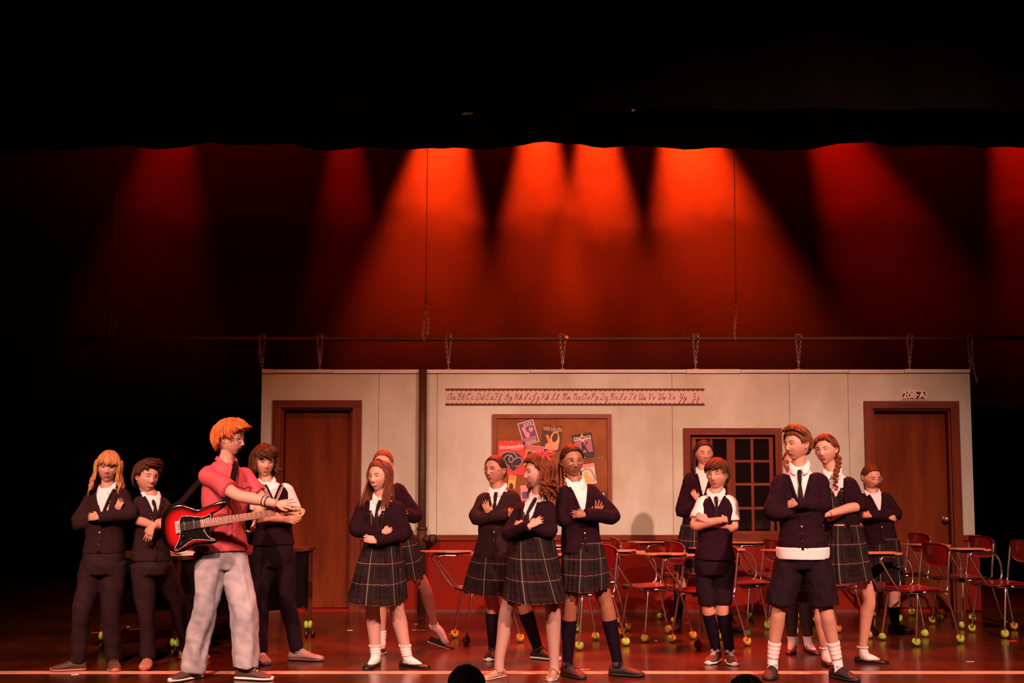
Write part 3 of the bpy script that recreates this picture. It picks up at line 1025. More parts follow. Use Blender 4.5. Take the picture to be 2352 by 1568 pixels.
def slab(w, d, t, z, corner, curve, nx=10, ny=10):
    """rounded moulded shell, hollowed by curve(u, v)"""
    mb = MB()
    top, bot = [], []
    for i in range(nx + 1):
        for j in range(ny + 1):
            u, v = 2 * i / nx - 1, 2 * j / ny - 1
            k = (abs(u) ** corner + abs(v) ** corner) ** (1 / corner) if (u or v) else 1
            m_ = max(abs(u), abs(v))
            s = m_ / k if k > 0 else 1
            x, y_ = u * s * d / 2, v * s * w / 2
            zz = z + curve(x / (d / 2), y_ / (w / 2))
            top.append((x, y_, zz + t / 2))
            bot.append((x, y_, zz - t / 2))
    fs = []
    n = ny + 1
    N = len(top)
    for i in range(nx):
        for j in range(ny):
            a = i * n + j
            fs.append((a, a + n, a + n + 1, a + 1))
            fs.append((N + a, N + a + 1, N + a + n + 1, N + a + n))
    edge = [i * n for i in range(nx + 1)] + [nx * n + j for j in range(1, n)] + [i * n + ny for i in range(nx - 1, -1, -1)] + [j for j in range(ny - 1, 0, -1)]
    for q in range(len(edge)):
        a, b = edge[q], edge[(q + 1) % len(edge)]
        fs.append((a, b, N + b, N + a))
    mb.add(top + bot, fs)
    return mb


def tennis_ball(r=0.034):
    mb = MB().ball((0, 0, r), r, 14, 10)
    q = []
    for p in mb.v:
        t = smst(0.9 * r, 1.9 * r, p.z)
        sgn = 1 if p.x > 0 else -1
        x = p.x
        if t > 0:                                   # slit opened round the leg, with raised lips
            x = p.x * (1 - 0.15 * t) + sgn * 0.010 * t
            p = Vector((x, p.y, p.z - 0.030 * t * (1 if abs(p.x) < 0.25 * r else -0.05)))
        q.append(p)
    mb.v = q
    return mb


CH = {}
CH['seat'] = slab(0.37, 0.40, 0.012, 0.445, 5, lambda u, v: -0.012 * (1 - v * v) * (1 - max(0, u) ** 2) + 0.012 * max(0, -u - 0.5) - 0.02 * max(0, u - 0.7)).mesh('seat')
bk = slab(0.35, 0.20, 0.012, 0.0, 3.4, lambda u, v: 0.028 * v * v)
bk.xf(Matrix.Translation((-0.235, 0, 0.715)) @ Matrix.Rotation(R(-80), 4, 'Y'))
CH['backrest'] = bk.mesh('backrest')
tab = [(0.56, -0.22), (0.58, -0.08), (0.57, 0.04), (0.52, 0.10), (0.40, 0.11), (0.28, 0.09), (0.20, 0.02), (0.15, -0.09), (0.04, -0.15), (0.02, -0.20), (0.03, -0.27), (0.30, -0.28), (0.50, -0.27)]
tq, _ = spline([Vector((a * 0.86, min(b, 0.06), 0)) for a, b in tab], [0] * len(tab), 3, True)
CH['tablet'] = MB().prism([(p.x, p.y, 0.738 - 0.02 * (0.5 - p.x) + 0.032 * (p.y + 0.1)) for p in reversed(tq)], (0, 0, 0.010)).mesh('tablet', False)
CH['arm_rest'] = MB().prism([(p.x, p.y, 0.705) for p in reversed(spline([Vector(q) for q in ((0.12, -0.27, 0), (0.12, -0.20, 0), (-0.06, -0.205, 0), (-0.09, -0.235, 0), (-0.06, -0.27, 0))], [0] * 5, 3, True)[0])], (0, 0, 0.016)).mesh('arm_rest', False)
CH['tablet_bracket'] = MB().box((0.25, -0.08, 0.718), (0.18, 0.26, 0.010)).box((0.16, -0.23, 0.70), (0.14, 0.03, 0.014)).mesh('tablet_bracket', False)
CH['under_frame'] = MB().box((-0.02, 0, 0.422), (0.26, 0.30, 0.014)).tube([(-0.17, -0.15, 0.42), (0.17, -0.15, 0.42)], 0.011, 8, 1).tube([(-0.17, 0.15, 0.42), (0.17, 0.15, 0.42)], 0.011, 8, 1).mesh('under_frame')
CH['back_post'] = None
posts = [MB().tube([(0.05, s * 0.175, 0.425), (-0.17, s * 0.175, 0.425), (-0.215, s * 0.175, 0.45), (-0.225, s * 0.172, 0.52), (-0.25, s * 0.168, 0.70), (-0.256, s * 0.165, 0.75)], 0.0100, 10, 4).mesh('back_post') for s in (1, -1)]
sups = [MB().tube([(0.02, s, 0.42), (0.15, s, 0.425), (0.205, s, 0.455), (0.345, s, 0.65), (0.36, s, 0.70), (0.32, s, 0.716), (0.2, s, 0.712)], 0.0100, 10, 4).mesh('tablet_support') for s in (0.05, -0.20)]
armt = MB().tube([(-0.10, -0.21, 0.425), (-0.19, -0.225, 0.46), (-0.20, -0.235, 0.58), (-0.15, -0.24, 0.665), (-0.04, -0.24, 0.695), (0.20, -0.24, 0.705)], 0.0100, 10, 4).mesh('arm_tube')
FEET = [(0.16, 0.21), (0.16, -0.21), (-0.30, 0.21), (-0.30, -0.21)]
legs = [MB().tube([(x * 0.55, y_ * 0.6, 0.424), (x * 0.66, y_ * 0.80, 0.405), (x * 0.70, y_ * 0.86, 0.37), (x, y_, 0.045)], 0.0100, 10, 4).mesh('leg') for x, y_ in FEET]
balls = tennis_ball().mesh('tennis_ball')
balls_b = [balls.copy() for _ in range(3)]
for b_, m_ in zip(balls_b, ball_ms):
    b_.materials.append(m_)
for me in [CH['seat'], CH['backrest']]:
    me.materials.append(red_plastic)
for k_, m_ in (('tablet', tablet_m), ('arm_rest', tablet_m), ('tablet_bracket', frame_dark), ('under_frame', frame_dark)):
    CH[k_].materials.append(m_)
for me in posts + sups + [armt] + legs:
    me.materials.append(chrome)


def kid(name, me, th, **kw):
    o = bpy.data.objects.new(name, me)
    COL.objects.link(o)
    o.parent = th
    for k, x in kw.items():
        setattr(o, k, x)
    return o


def chair(px, py, deg, label, seed):
    rnd = random.Random(seed)
    yy = FY(py)
    th = empty('tablet_arm_chair', (W(px - 18, py, yy).x, yy, 0), R(deg))
    tag(th, label, 'chair', 'tablet-arm classroom chairs')
    for k_ in ('seat', 'backrest', 'tablet', 'arm_rest', 'tablet_bracket', 'under_frame'):
        kid(k_, CH[k_], th)
    for me in posts:
        kid('back_post', me, th)
    for me in sups:
        kid('tablet_support', me, th)
    kid('arm_tube', armt, th)
    for me, (x, y_) in zip(legs, FEET):
        lg = kid('leg', me, th)
        kid('tennis_ball', rnd.choice(balls_b), lg, location=(x, y_, 0), rotation_euler=(0, 0, rnd.random() * 6), scale=(1.0, 1.0, rnd.uniform(0.9, 1.05)))
    return th


CHAIRS = [
    (1118, 1470, 196, 'red tablet-arm chair farthest left, behind the person in the long dark cardigan'),
    (1352, 1482, 212, 'red tablet-arm chair directly behind the person in glasses and white blouse'),
    (1510, 1465, 203, 'red tablet-arm chair left of the person in knee shorts and vest, middle row'),
    (1630, 1480, 203, 'red tablet-arm chair directly behind the person in knee shorts and vest'),
    (1372, 1443, 190, 'red tablet-arm chair in the back row, farthest left along the wainscot'),
    (1588, 1426, 192, 'red tablet-arm chair against the wall, under the left half of the window'),
    (1742, 1454, 200, 'red tablet-arm chair between the vest and shorts wearer and the front right cardigan'),
    (1800, 1428, 192, 'red tablet-arm chair in the back row under the right half of the window'),
    (1912, 1463, 203, 'red tablet-arm chair mostly hidden behind the person in the tartan pinafore at right'),
    (2118, 1474, 204, 'red tablet-arm chair nearest the audience on the right, fully in view'),
    (2084, 1421, 200, 'red tablet-arm chair in the back row before the right door'),
    (2226, 1436, 200, 'red tablet-arm chair standing at the right end of the set wall'),
    (2322, 1456, 200, 'red tablet-arm chair cut off by the right edge of the picture'),
]
for i, (px, py, dg, lb) in enumerate(CHAIRS):
    chair(px, py, dg, lb, i + 3)

# ------------------------------------------------------------------ teacher's desk at the left, turned, on castors with slit tennis balls
desk_wood = mat('dark_desk_wood', (0.05, 0.013, 0.004), 0.5, col2=(0.10, 0.030, 0.009), vscale=3, stretch=(0.8, 5, 5), spec=0.2)
desk_panel = mat('black_desk_panel', (0.006, 0.003, 0.003), 0.8, spec=0.08)
cn = W(402, 1506, FY(1506))
cr = W(708, 1462, FY(1462))
cl = W(238, 1500, FY(1490))
cn.z = cr.z = cl.z = 0
cb = cr + (cl - cn)
th = tag(empty('teachers_desk', cn), 'dark wooden desk on castors behind the person with the guitar', 'desk')
ux = (cr - cn).normalized()
uy = (cl - cn).normalized()
H_D = 0.765


def quad_prism(pts, z0, z1):
    return MB().prism([Vector((p.x, p.y, z0)) for p in pts], (0, 0, z1 - z0))


ov = 0.04
part('desk_top', quad_prism([cn - ux * ov - uy * ov, cr + ux * ov - uy * ov, cb + ux * ov + uy * ov, cl - ux * ov + uy * ov], H_D - 0.03, H_D), desk_wood, th, False)
for a, b in ((cn, cr), (cl, cb), (cn, cl), (cr, cb)):
    d = (b - a).normalized()
    nrm = Vector((-d.y, d.x, 0)) * 0.012
    z0 = 0.26 if (a - b).length > 0.9 else 0.62
    part('modesty_panel', quad_prism([a + nrm, b + nrm, b - nrm, a - nrm], z0, H_D - 0.03), desk_panel, th, False)
castor_m = mat('black_castor', (0.015, 0.013, 0.012), 0.25, spec=0.8)
for p in (cn, cr, cl, cb):
    lg = part('leg', quad_prism([p + ux * 0.02 + uy * 0.02, p - ux * 0.02 + uy * 0.02, p - ux * 0.02 - uy * 0.02, p + ux * 0.02 - uy * 0.02], 0.10, H_D - 0.03), desk_wood, th, False)
    part('tennis_ball', MB().ball(p + Vector((-0.017, -0.01, 0.105)), (0.022, 0.034, 0.036), 12, 8).ball(p + Vector((0.017, -0.01, 0.105)), (0.022, 0.034, 0.036), 12, 8), ball_ms[1], lg)
    part('castor', MB().tube([p + Vector((-0.02, -0.03, 0.03)), p + Vector((0.0, -0.03, 0.03))], 0.03, 14, 1).tube([p + Vector((0.025, 0, 0.03)), p + Vector((0.055, 0, 0.03))], 0.03, 14, 1)
         .tube([p + Vector((0, 0, 0.03)), p + Vector((0, 0, 0.09))], 0.012, 8, 1), castor_m, lg)
c = cn + ux * 0.10 + uy * 0.10 + Vector((0, 0, H_D))
tag(obj('paper_stack', MB().box(c + Vector((0, 0, 0.010)), (0.22, 0.28, 0.016), Matrix.Rotation(0.5, 3, 'Z')).box(c + Vector((0.02, 0, 0.022)), (0.2, 0.26, 0.008), Matrix.Rotation(0.7, 3, 'Z')),
        mat('paper', (0.7, 0.6, 0.5), 0.7), smooth=False), 'small stack of papers on the dark wooden desk', 'papers')

# scraps of tape and confetti on the floor
tape_m = mat('pale_tape', (0.75, 0.62, 0.52), 0.6)
red_tape = mat('red_tape', (0.45, 0.06, 0.03), 0.5)
for px, py, w, d, a, m_, lb in (
        (312, 1444, 0.12, 0.05, 0.25, red_tape, 'strip of red tape on the floor between the two people at far left'), (222, 1452, 0.09, 0.02, 0.1, red_tape, 'short strip of red tape beside the leg of the person farthest left'),
        (294, 1439, 0.03, 0.02, 0.2, tape_m, 'pale tape scrap on the dark floor behind the two people at far left'), (172, 1549, 0.05, 0.03, 0.4, tape_m, 'pale paper scrap at the front strip by the person farthest left'),
        (804, 1447, 0.045, 0.02, 0.1, tape_m, 'pale tape scrap on the floor below the left door'), (955, 1433, 0.03, 0.03, 0.0, tape_m, 'pale tape scrap by the foot of the brown pipe'),
        (962, 1446, 0.12, 0.008, -0.05, tape_m, 'thin pale scratch of tape near the raised strap shoe'), (1040, 1455, 0.07, 0.008, 0.2, tape_m, 'thin pale tape line under the leftmost chair'),
        (1345, 1537, 0.07, 0.02, 0.05, tape_m, 'pale tape scrap just above the front strip, centre stage'), (1577, 1430, 0.035, 0.012, -0.2, tape_m, 'pale tape scrap under the chair by the window'),
        (1507, 1471, 0.02, 0.014, 0.0, tape_m, 'tiny pale scrap in front of the middle chair'), (2325, 1472, 0.07, 0.03, 0.15, red_tape, 'reddish tape scrap at the right edge of the floor'),
        (2228, 1519, 0.06, 0.008, 0.05, tape_m, 'thin pale scratch of tape at front right'), (645, 1434, 0.03, 0.012, 0.0, tape_m, 'tiny pale scrap behind the person in the striped V-neck vest')):
    yy = FY(py)
    tag(obj('tape_scrap', MB().box((W(px, py, yy).x, yy, 0.0012), (w, d, 0.002), Matrix.Rotation(a, 3, 'Z')), m_, smooth=False), lb, 'tape')
# ------------------------------------------------------------------ people
eye_white = mat('eye_white', (0.52, 0.50, 0.46), 0.3)
iris_m = mat('dark_iris', (0.025, 0.014, 0.009), 0.15)
teeth_m = mat('teeth', (0.80, 0.74, 0.66), 0.3)
mouth_m = mat('mouth_inside', (0.06, 0.012, 0.012), 0.6)
white_shirt = mat('white_cotton', (0.66, 0.62, 0.60), 0.8, var=0.03, vscale=8, bump=0.25, bscale=18)
navy = mat('navy_knit', (0.015, 0.005, 0.009), 0.95, var=0.15, vscale=30, bump=0.2, bscale=220, spec=0.06)
navy_cloth = mat('navy_twill', (0.012, 0.005, 0.009), 0.9, var=0.12, vscale=12, bump=0.2, bscale=15, spec=0.1)
tie_m = mat('dark_tie', (0.014, 0.007, 0.006), 0.7, spec=0.1)
black_sock = mat('navy_sock', (0.008, 0.004, 0.009), 0.95, spec=0.05, var=0.1, vscale=60)
white_sock = mat('white_ribbed_sock', (0.72, 0.66, 0.62), 0.9, bump=0.4, bscale=30, stretch=(1, 1, 9))
black_leather = mat('black_shoe', (0.012, 0.008, 0.008), 0.25)
black_canvas = mat('black_canvas', (0.018, 0.010, 0.009), 0.7)
black_rubber = mat('black_rubber', (0.010, 0.008, 0.008), 0.6)
white_rubber = mat('white_rubber', (0.68, 0.62, 0.58), 0.5)
metal_frame = mat('gold_spectacle_frame', (0.45, 0.25, 0.14), 0.3, 0.9)
clear_frame = mat('pale_spectacle_frame', (0.62, 0.5, 0.45), 0.3, 0.2)
button_m = mat('dark_button', (0.05, 0.035, 0.035), 0.2, coat=0.5)
shiny_button = mat('pale_button', (0.5, 0.45, 0.42), 0.2, coat=0.5)
PLAID = plaid_mat('dark_tartan', 7, 3.05)
PLAID_BIB = plaid_mat('dark_tartan_bib', 7, 2.2)


def skin_mat(nm, c):
    return mat('skin_' + nm, c, 0.5, var=0.05, vscale=9, spec=0.35)


def lip_mat(nm, c):
    return mat('lips_' + nm, c, 0.4)


def hair_mat(nm, c, c2):
    return mat('hair_' + nm, c, 0.5, col2=c2, vscale=5, stretch=(6, 6, 1.2), bump=0.5, bscale=30, spec=0.2)


SKIN = {'fair': skin_mat('fair', (0.46, 0.245, 0.165)), 'pale': skin_mat('pale', (0.50, 0.275, 0.195)), 'tan': skin_mat('tan', (0.37, 0.18, 0.105)), 'brown': skin_mat('brown', (0.27, 0.12, 0.065)),
        'tights': mat('pale_tights', (0.42, 0.27, 0.215), 0.6, spec=0.3)}
LIPS = {'fair': lip_mat('fair', (0.40, 0.11, 0.09)), 'pale': lip_mat('pale', (0.42, 0.13, 0.11)), 'tan': lip_mat('tan', (0.30, 0.09, 0.07)), 'brown': lip_mat('brown', (0.24, 0.07, 0.05))}
HAIR = {'blond': hair_mat('blond', (0.30, 0.11, 0.03), (0.55, 0.26, 0.10)), 'brown': hair_mat('brown', (0.035, 0.011, 0.004), (0.08, 0.027, 0.010)),
        'dark': hair_mat('dark', (0.014, 0.007, 0.005), (0.035, 0.015, 0.010)), 'red': hair_mat('red', (0.34, 0.075, 0.012), (0.58, 0.17, 0.035)),
        'auburn': hair_mat('auburn', (0.085, 0.019, 0.006), (0.17, 0.047, 0.015)), 'lightbrown': hair_mat('lightbrown', (0.10, 0.032, 0.011), (0.20, 0.075, 0.028))}


def gau(x, z, x0, z0, sx, sz):
    return math.exp(-((x - x0) / sx) ** 2 - ((z - z0) / sz) ** 2)


def head_base(th, ph):
    dx, dy, dz = math.sin(th) * math.sin(ph), -math.sin(th) * math.cos(ph), math.cos(th)
    x, y, z = 0.0785 * dx, 0.095 * dy, 0.116 * dz
    if z < 0:
        k = -z / 0.116
        x *= 1 - 0.36 * k ** 1.7
        y *= (1 - 0.55 * k ** 1.2) if dy > 0 else (1 - 0.10 * k)
    else:
        x *= 1 + 0.03 * (z / 0.116)
    y += 0.010 * (1 if dy > 0 else 0) * dy
    return Vector((x, y, z))


def head_full(th, ph):
    p = head_base(th, ph)
    x, z = p.x, p.z
    w = smst(0.15, 0.55, math.cos(ph)) * smst(0.05, 0.4, math.sin(th))
    if w > 0:
        d = 0.0
        d += -0.012 * math.exp(-(x / 0.010) ** 2) * smst(0.024, -0.022, z) * smst(-0.050, -0.036, z)
        d += -0.011 * gau(x, z, 0, -0.030, 0.011, 0.011)
        for s in (-1, 1):
            d += -0.005 * gau(x, z, s * 0.012, -0.036, 0.007, 0.007)
            d += 0.0075 * gau(x, z, s * 0.031, 0.001, 0.018, 0.011)
            d += -0.004 * gau(x, z, s * 0.030, 0.022, 0.024, 0.008)
            d += -0.004 * gau(x, z, s * 0.040, -0.024, 0.022, 0.020)
        d += -0.004 * gau(x, z, 0, -0.061, 0.026, 0.014)
        d += 0.003 * gau(x, z, 0, -0.079, 0.020, 0.006)
        d += -0.007 * gau(x, z, 0, -0.098, 0.020, 0.014)
        p.y += d * w
    return p


def build_head(nu=72, nv=60):
    rings = []
    for i in range(nv + 1):
        th = math.pi * min(max(i / nv, 0.006), 0.994)
        rings.append([head_full(th, 2 * math.pi * j / nu) for j in range(nu)])
    return MB().loft(rings)


HEAD = build_head()
HBVH = BVHTree.FromPolygons([tuple(p) for p in HEAD.v], HEAD.f)
EARS = MB()
for s in (-1, 1):
    e = MB()
    e.tube([(s * 0.0760, 0.000, -0.026), (s * 0.0845, 0.010, -0.016), (s * 0.0895, 0.017, 0.004), (s * 0.0875, 0.012, 0.017), (s * 0.080, 0.0, 0.012)], [0.0055, 0.005, 0.0045, 0.005, 0.004], 8, 4)
    e.ball((s * 0.0795, 0.008, -0.004), (0.006, 0.011, 0.018), 10, 8)
    EARS.add(e.v, e.f)


def fs(x, z, off=0.0):
    h = HBVH.ray_cast(Vector((x, -0.3, z)), Vector((0, 1, 0)))
    p = h[0] if h[0] is not None else Vector((x, -0.06, z))
    return p + Vector((0, -off, 0))


def hairline(kind):
    # lower limit of the scalp by azimuth from the front (degrees)
    t = {'short': [(0, .066), (35, .062), (58, .040), (72, .002), (84, .018), (100, .010), (115, -.035), (140, -.062), (180, -.070)],
         'bangs': [(0, .030), (35, .030), (52, .026), (66, -.005), (80, -.010), (100, -.03), (120, -.06), (180, -.085)],
         'back': [(0, .071), (25, .070), (48, .056), (64, .028), (76, .012), (90, .020), (108, -.02), (130, -.06), (180, -.080)],
         'mop': [(0, .046), (35, .046), (55, .038), (68, .012), (80, .018), (100, .006), (118, -.045), (140, -.070), (180, -.082)]}[kind]

    def f(deg):
        for (a, x), (b, y) in zip(t[:-1], t[1:]):
            if a <= deg <= b:
                return x + (y - x) * smst(a, b, deg)
        return t[-1][1]
    return f


def surf(az, z, off):
    """point on the skull at signed azimuth az (deg from the front) and height z, off metres proud"""
    th = math.acos(max(-1, min(1, z / 0.116)))
    p = head_base(th, R(az))
    n = Vector((p.x / 0.0054, p.y / 0.0088, p.z / 0.0135)).normalized()
    return p + n * off


def hair_cap(kind, th, amp, freq, seed, top=1.0):
    f = hairline(kind)
    nu, nv = 108, 56
    rings = []
    for i in range(nv + 1):
        t = math.pi * min(max(i / nv, 0.005), 0.86)
        ring = []
        for j in range(nu):
            ph = 2 * math.pi * j / nu
            p = head_base(t, ph)
            n = Vector((p.x / 0.0054, p.y / 0.0088, p.z / 0.0135)).normalized()
            az = math.degrees(ph)
            az = az if az <= 180 else 360 - az
            m = smst(-0.004, 0.012, p.z - f(az))
            g = noise.noise(Vector((math.cos(ph) * freq + seed, math.sin(ph) * freq, t * 1.2)))
            g2 = noise.noise(Vector((math.cos(ph) * freq * 3 + seed, math.sin(ph) * freq * 3, t * 2.0)))
            k = th * (1 + (top - 1) * max(0, p.z / 0.116)) + amp * (g + 0.5 * g2)
            ring.append(p + n * (m * max(0.002, k) - (1 - m) * 0.014))
        rings.append(ring)
    return MB().loft(rings)


def mop(mb, kind, n, off, r, seed, flick=0.010, lift=0.0, over=0.010, swirl=0.0, azr=(-180, 180), z0=(0.085, 0.112)):
    """short locks combed from the crown to past the hairline"""
    f = hairline(kind)
    rnd = random.Random(seed)
    for k in range(n):
        az = rnd.uniform(*azr)
        zt = rnd.uniform(*z0)
        zb = f(abs(az)) - over * rnd.uniform(0.2, 1.3)
        az2 = az + swirl * rnd.uniform(0.5, 1.5)
        pts = []
        for q in range(5):
            t = q / 4
            a = az + (az2 - az) * t * t
            o = off * rnd.uniform(0.75, 1.2) + flick * (t ** 3) + lift * max(0, 0.5 - abs(t - 0.35))
            z = zt + (zb - zt) * t
            pts.append(surf(a, max(-0.1, z), o))
        mb.tube(pts, [r * 0.7, r, r, r * 0.8, r * 0.15], 5, 2, flat=0.5)


def drop(mb, n, az, zroot, zend, out, r, seed, wave=0.0, wfreq=2.0, fwd=0.0, curl=False, gather=None, off=0.014):
    """long locks: over the skull from the root, then hanging to zend"""
    rnd = random.Random(seed)
    for k in range(n):
        a = rnd.uniform(*az)
        zr_ = rnd.uniform(*zroot)
        ze = rnd.uniform(*zend)
        o = off * rnd.uniform(0.6, 1.3)
        p = [surf(a * 0.9, zr_, o), surf(a, zr_ * 0.5 - 0.01, o), surf(a, -0.035, o + 0.004)]
        last = p[-1]
        hx = Vector((last.x, last.y, 0)).normalized()
        m = 5 if not curl else 9
        ph = rnd.random() * 6.3
        side = Vector((-hx.y, hx.x, 0))
        for q in range(1, m + 1):
            t = q / m
            z = last.z + (ze - last.z) * t
            w = wave * math.sin(ph + t * wfreq * 6.283)
            w2 = wave * math.cos(ph + t * wfreq * 6.283) if curl else 0
            b = last + hx * (out * t * rnd.uniform(0.6, 1.2) + w2) + side * w + Vector((0, -fwd * t, 0))
            if gather is not None:
                b = b.lerp(Vector((gather[0], gather[1], z)), 0.75 * t)
            b.z = z
            p.append(b)
        N = len(p)
        mb.tube(p, [r * (0.5 if i == 0 else 1.0 if i < N - 2 else 0.7 if i == N - 2 else 0.15) for i in range(N)], 6, 2, flat=0.65)


def braid(mb, pts, r):
    q, _ = spline([Vector(p) for p in pts], [0] * len(pts), 8)
    acc, last, k = 0, q[0], 0
    for i in range(1, len(q)):
        acc += (q[i] - q[i - 1]).length
        if acc > r * 0.75:
            acc = 0
            d = (q[i] - q[i - 1]).normalized()
            s = d.cross(Vector((0, 1, 0))).normalized()
            rr = r * (1 - 0.45 * i / len(q))
            c = q[i] + s * rr * (0.45 if k % 2 else -0.45)
            rot = Matrix((s, d.cross(s), d)).transposed() @ Matrix.Rotation(R(35 if k % 2 else -35), 3, 'Y')
            mb.ball(c, (rr * 0.75, rr * 0.75, rr * 1.2), 10, 7, rot)
            k += 1


def hand(mb, wr, d, nrm, sc=1.0, curl=25, spread=0.06, thumb=1, tcurl=20):
    """palm, four fingers of unequal length and a thumb; nrm = way the palm faces"""
    d = d.normalized()
    nrm = (nrm - d * nrm.dot(d)).normalized()
    ac = d.cross(nrm).normalized() * thumb            # towards the thumb
    pc = wr + d * 0.045 * sc
    mb.tube([wr - d * 0.03 * sc, wr, wr + d * 0.03 * sc, wr + d * 0.07 * sc, wr + d * 0.088 * sc], [0.010 * sc, 0.024 * sc, 0.034 * sc, 0.040 * sc, 0.034 * sc], 12, 3, flat=0.45, fdir=nrm)
    for k, (off, ln) in enumerate(((0.029, 0.078), (0.0098, 0.088), (-0.0098, 0.081), (-0.028, 0.064))):
        base = wr + d * (0.083 - 0.004 * abs(k - 1.2)) * sc + ac * off * sc
        dirv = (d + ac * (off / 0.03) * spread).normalized()
        p = [base - dirv * 0.012 * sc, base]
        ang = 0.0
        cur = base
        for seg in (0.44, 0.32, 0.24):
            ang += R(curl) * (0.8 if seg > 0.4 else 1.1) * (1 + 0.12 * (k - 1.5) / 1.5)
            v = dirv * math.cos(ang) + nrm * math.sin(ang)
            cur = cur + v * ln * seg * sc
            p.append(cur)
        mb.tube(p, [0.0090 * sc, 0.0088 * sc, 0.0082 * sc, 0.0074 * sc, 0.0056 * sc], 8, 2)
    b0 = wr + d * 0.022 * sc + ac * 0.026 * sc
    td = (d * 0.75 + ac * 0.65 + nrm * math.sin(R(tcurl)) * 0.8).normalized()
    td2 = (d * 1.0 + ac * 0.15 + nrm * math.sin(R(tcurl + 12)) * 0.9).normalized()
    mb.tube([b0 - td * 0.018 * sc, b0, b0 + td * 0.032 * sc, b0 + td * 0.032 * sc + td2 * 0.026 * sc, b0 + td * 0.032 * sc + td2 * 0.046 * sc],
            [0.012 * sc, 0.0135 * sc, 0.011 * sc, 0.0095 * sc, 0.007 * sc], 8, 2)


def shoe(th, ank, deg, L, style, upper_m, sole_m, pitch=0.0, label=None, lace_m=None):
    """shoe whose ankle stands over ank; deg 0 points at the audience, + to the right"""
    a = R(deg)
    fx = Vector((math.sin(a), -math.cos(a), 0))
    lat = Vector((math.cos(a), math.sin(a), 0))
    up = Vector((0, 0, 1))
    prof = {  # s, half width, height
        'low': [(0.0, .020, .052), (.04, .029, .072), (.16, .034, .082), (.30, .036, .086), (.42, .039, .079), (.55, .044, .065), (.70, .048, .052), (.84, .045, .044), (.94, .034, .036), (1.0, .016, .024)],
        'flat': [(0.0, .016, .040), (.04, .025, .050), (.16, .029, .048), (.30, .030, .042), (.42, .033, .036), (.55, .037, .034), (.70, .040, .033), (.84, .037, .030), (.94, .026, .025), (1.0, .010, .016)]}
    prof['maryjane'] = prof['flat']
    pr = prof['flat'] if style in ('flat', 'maryjane') else prof['low']
    O = Vector((ank.x, ank.y, 0)) - fx * L * 0.24
    toe = O + fx * L * 0.8
    rot = Matrix.Rotation(R(pitch), 4, lat)
    ROT = Matrix.Translation(toe) @ rot @ Matrix.Translation(-toe)
    solt = 0.024 if style == 'low' else 0.008

    def ring(s, w, h, z0, k=1.0, n=20):
        out = []
        for j in range(n):
            t = 2 * math.pi * j / n
            cx_, sz = math.cos(t), math.sin(t)
            px_ = (abs(cx_) ** 0.75) * (1 if cx_ > 0 else -1)
            pz = (abs(sz) ** 0.9) * (1 if sz > 0 else -1)
            zc = (h + z0) / 2
            taper = 1 - 0.22 * max(0, pz)
            out.append(O + fx * (s * L) + lat * (px_ * w * k * taper) + up * (zc + pz * (h - z0) / 2))
        return out
    mb = MB().loft([ring(s, w, h, solt * 0.5) for s, w, h in pr])
    if style == 'low':
        mb = MB()
        mb.loft([ring(s, w, h, solt * 0.5) for s, w, h in pr])
        o0 = O + fx * L * 0.24
        mb.tube([o0 + up * 0.055, o0 + fx * -0.004 + up * 0.096], [0.039, 0.038], 16, 1)
    mb.xf(ROT)
    u = part('shoe', mb, upper_m, th)
    if label:
        u['label'] = label
    sm = MB().loft([ring(s if 0 < s < 1 else s + (0.01 if s else -0.01), w * 1.06, solt * (1.25 if s > .85 else 1.0), 0.0) for s, w, h in pr]).xf(ROT)
    part('sole', sm, sole_m, u)
    if style == 'low':
        lm = MB()
        for k in range(4):
            s = 0.36 + 0.075 * k
            h = np.interp(s, [q[0] for q in pr], [q[2] for q in pr]) + 0.002
            w = 0.017
            c = O + fx * s * L + up * h
            lm.tube([c - lat * w - up * 0.004, c + up * 0.002, c + lat * w - up * 0.004], 0.0038, 5, 2)
        c = O + fx * 0.36 * L + up * 0.090
        for sgn in (-1, 1):
            lm.tube([c, c + lat * sgn * 0.02 + up * 0.006, c + lat * sgn * 0.032 - up * 0.012, c + lat * sgn * 0.012 - up * 0.002 + fx * 0.01], 0.0026, 5, 3)
        lm.xf(ROT)
        part('laces', lm, lace_m or upper_m, u)
    if style == 'maryjane':
        c = O + fx * 0.42 * L
        pts = [c + lat * math.cos(t) * 0.034 + up * (0.034 + math.sin(t) * 0.030) for t in (k / 8 * math.pi for k in range(9))]
        part('strap', MB().tube(pts, 0.006, 6, 2, flat=0.5, fdir=up).xf(ROT), upper_m, u)
    return u, ROT


def ell_ring(c, ax, ay, n=32, pw=2.0):
    out = []
    for j in range(n):
        t = 2 * math.pi * j / n
        a, b = math.cos(t), math.sin(t)
        a = abs(a) ** (2 / pw) * (1 if a > 0 else -1)
        b = abs(b) ** (2 / pw) * (1 if b > 0 else -1)
        out.append(c + ax * a + ay * b)
    return out


def interp(t, tab):
    return [float(np.interp(t, [q[0] for q in tab], [q[k] for q in tab])) for k in range(1, len(tab[0]))]


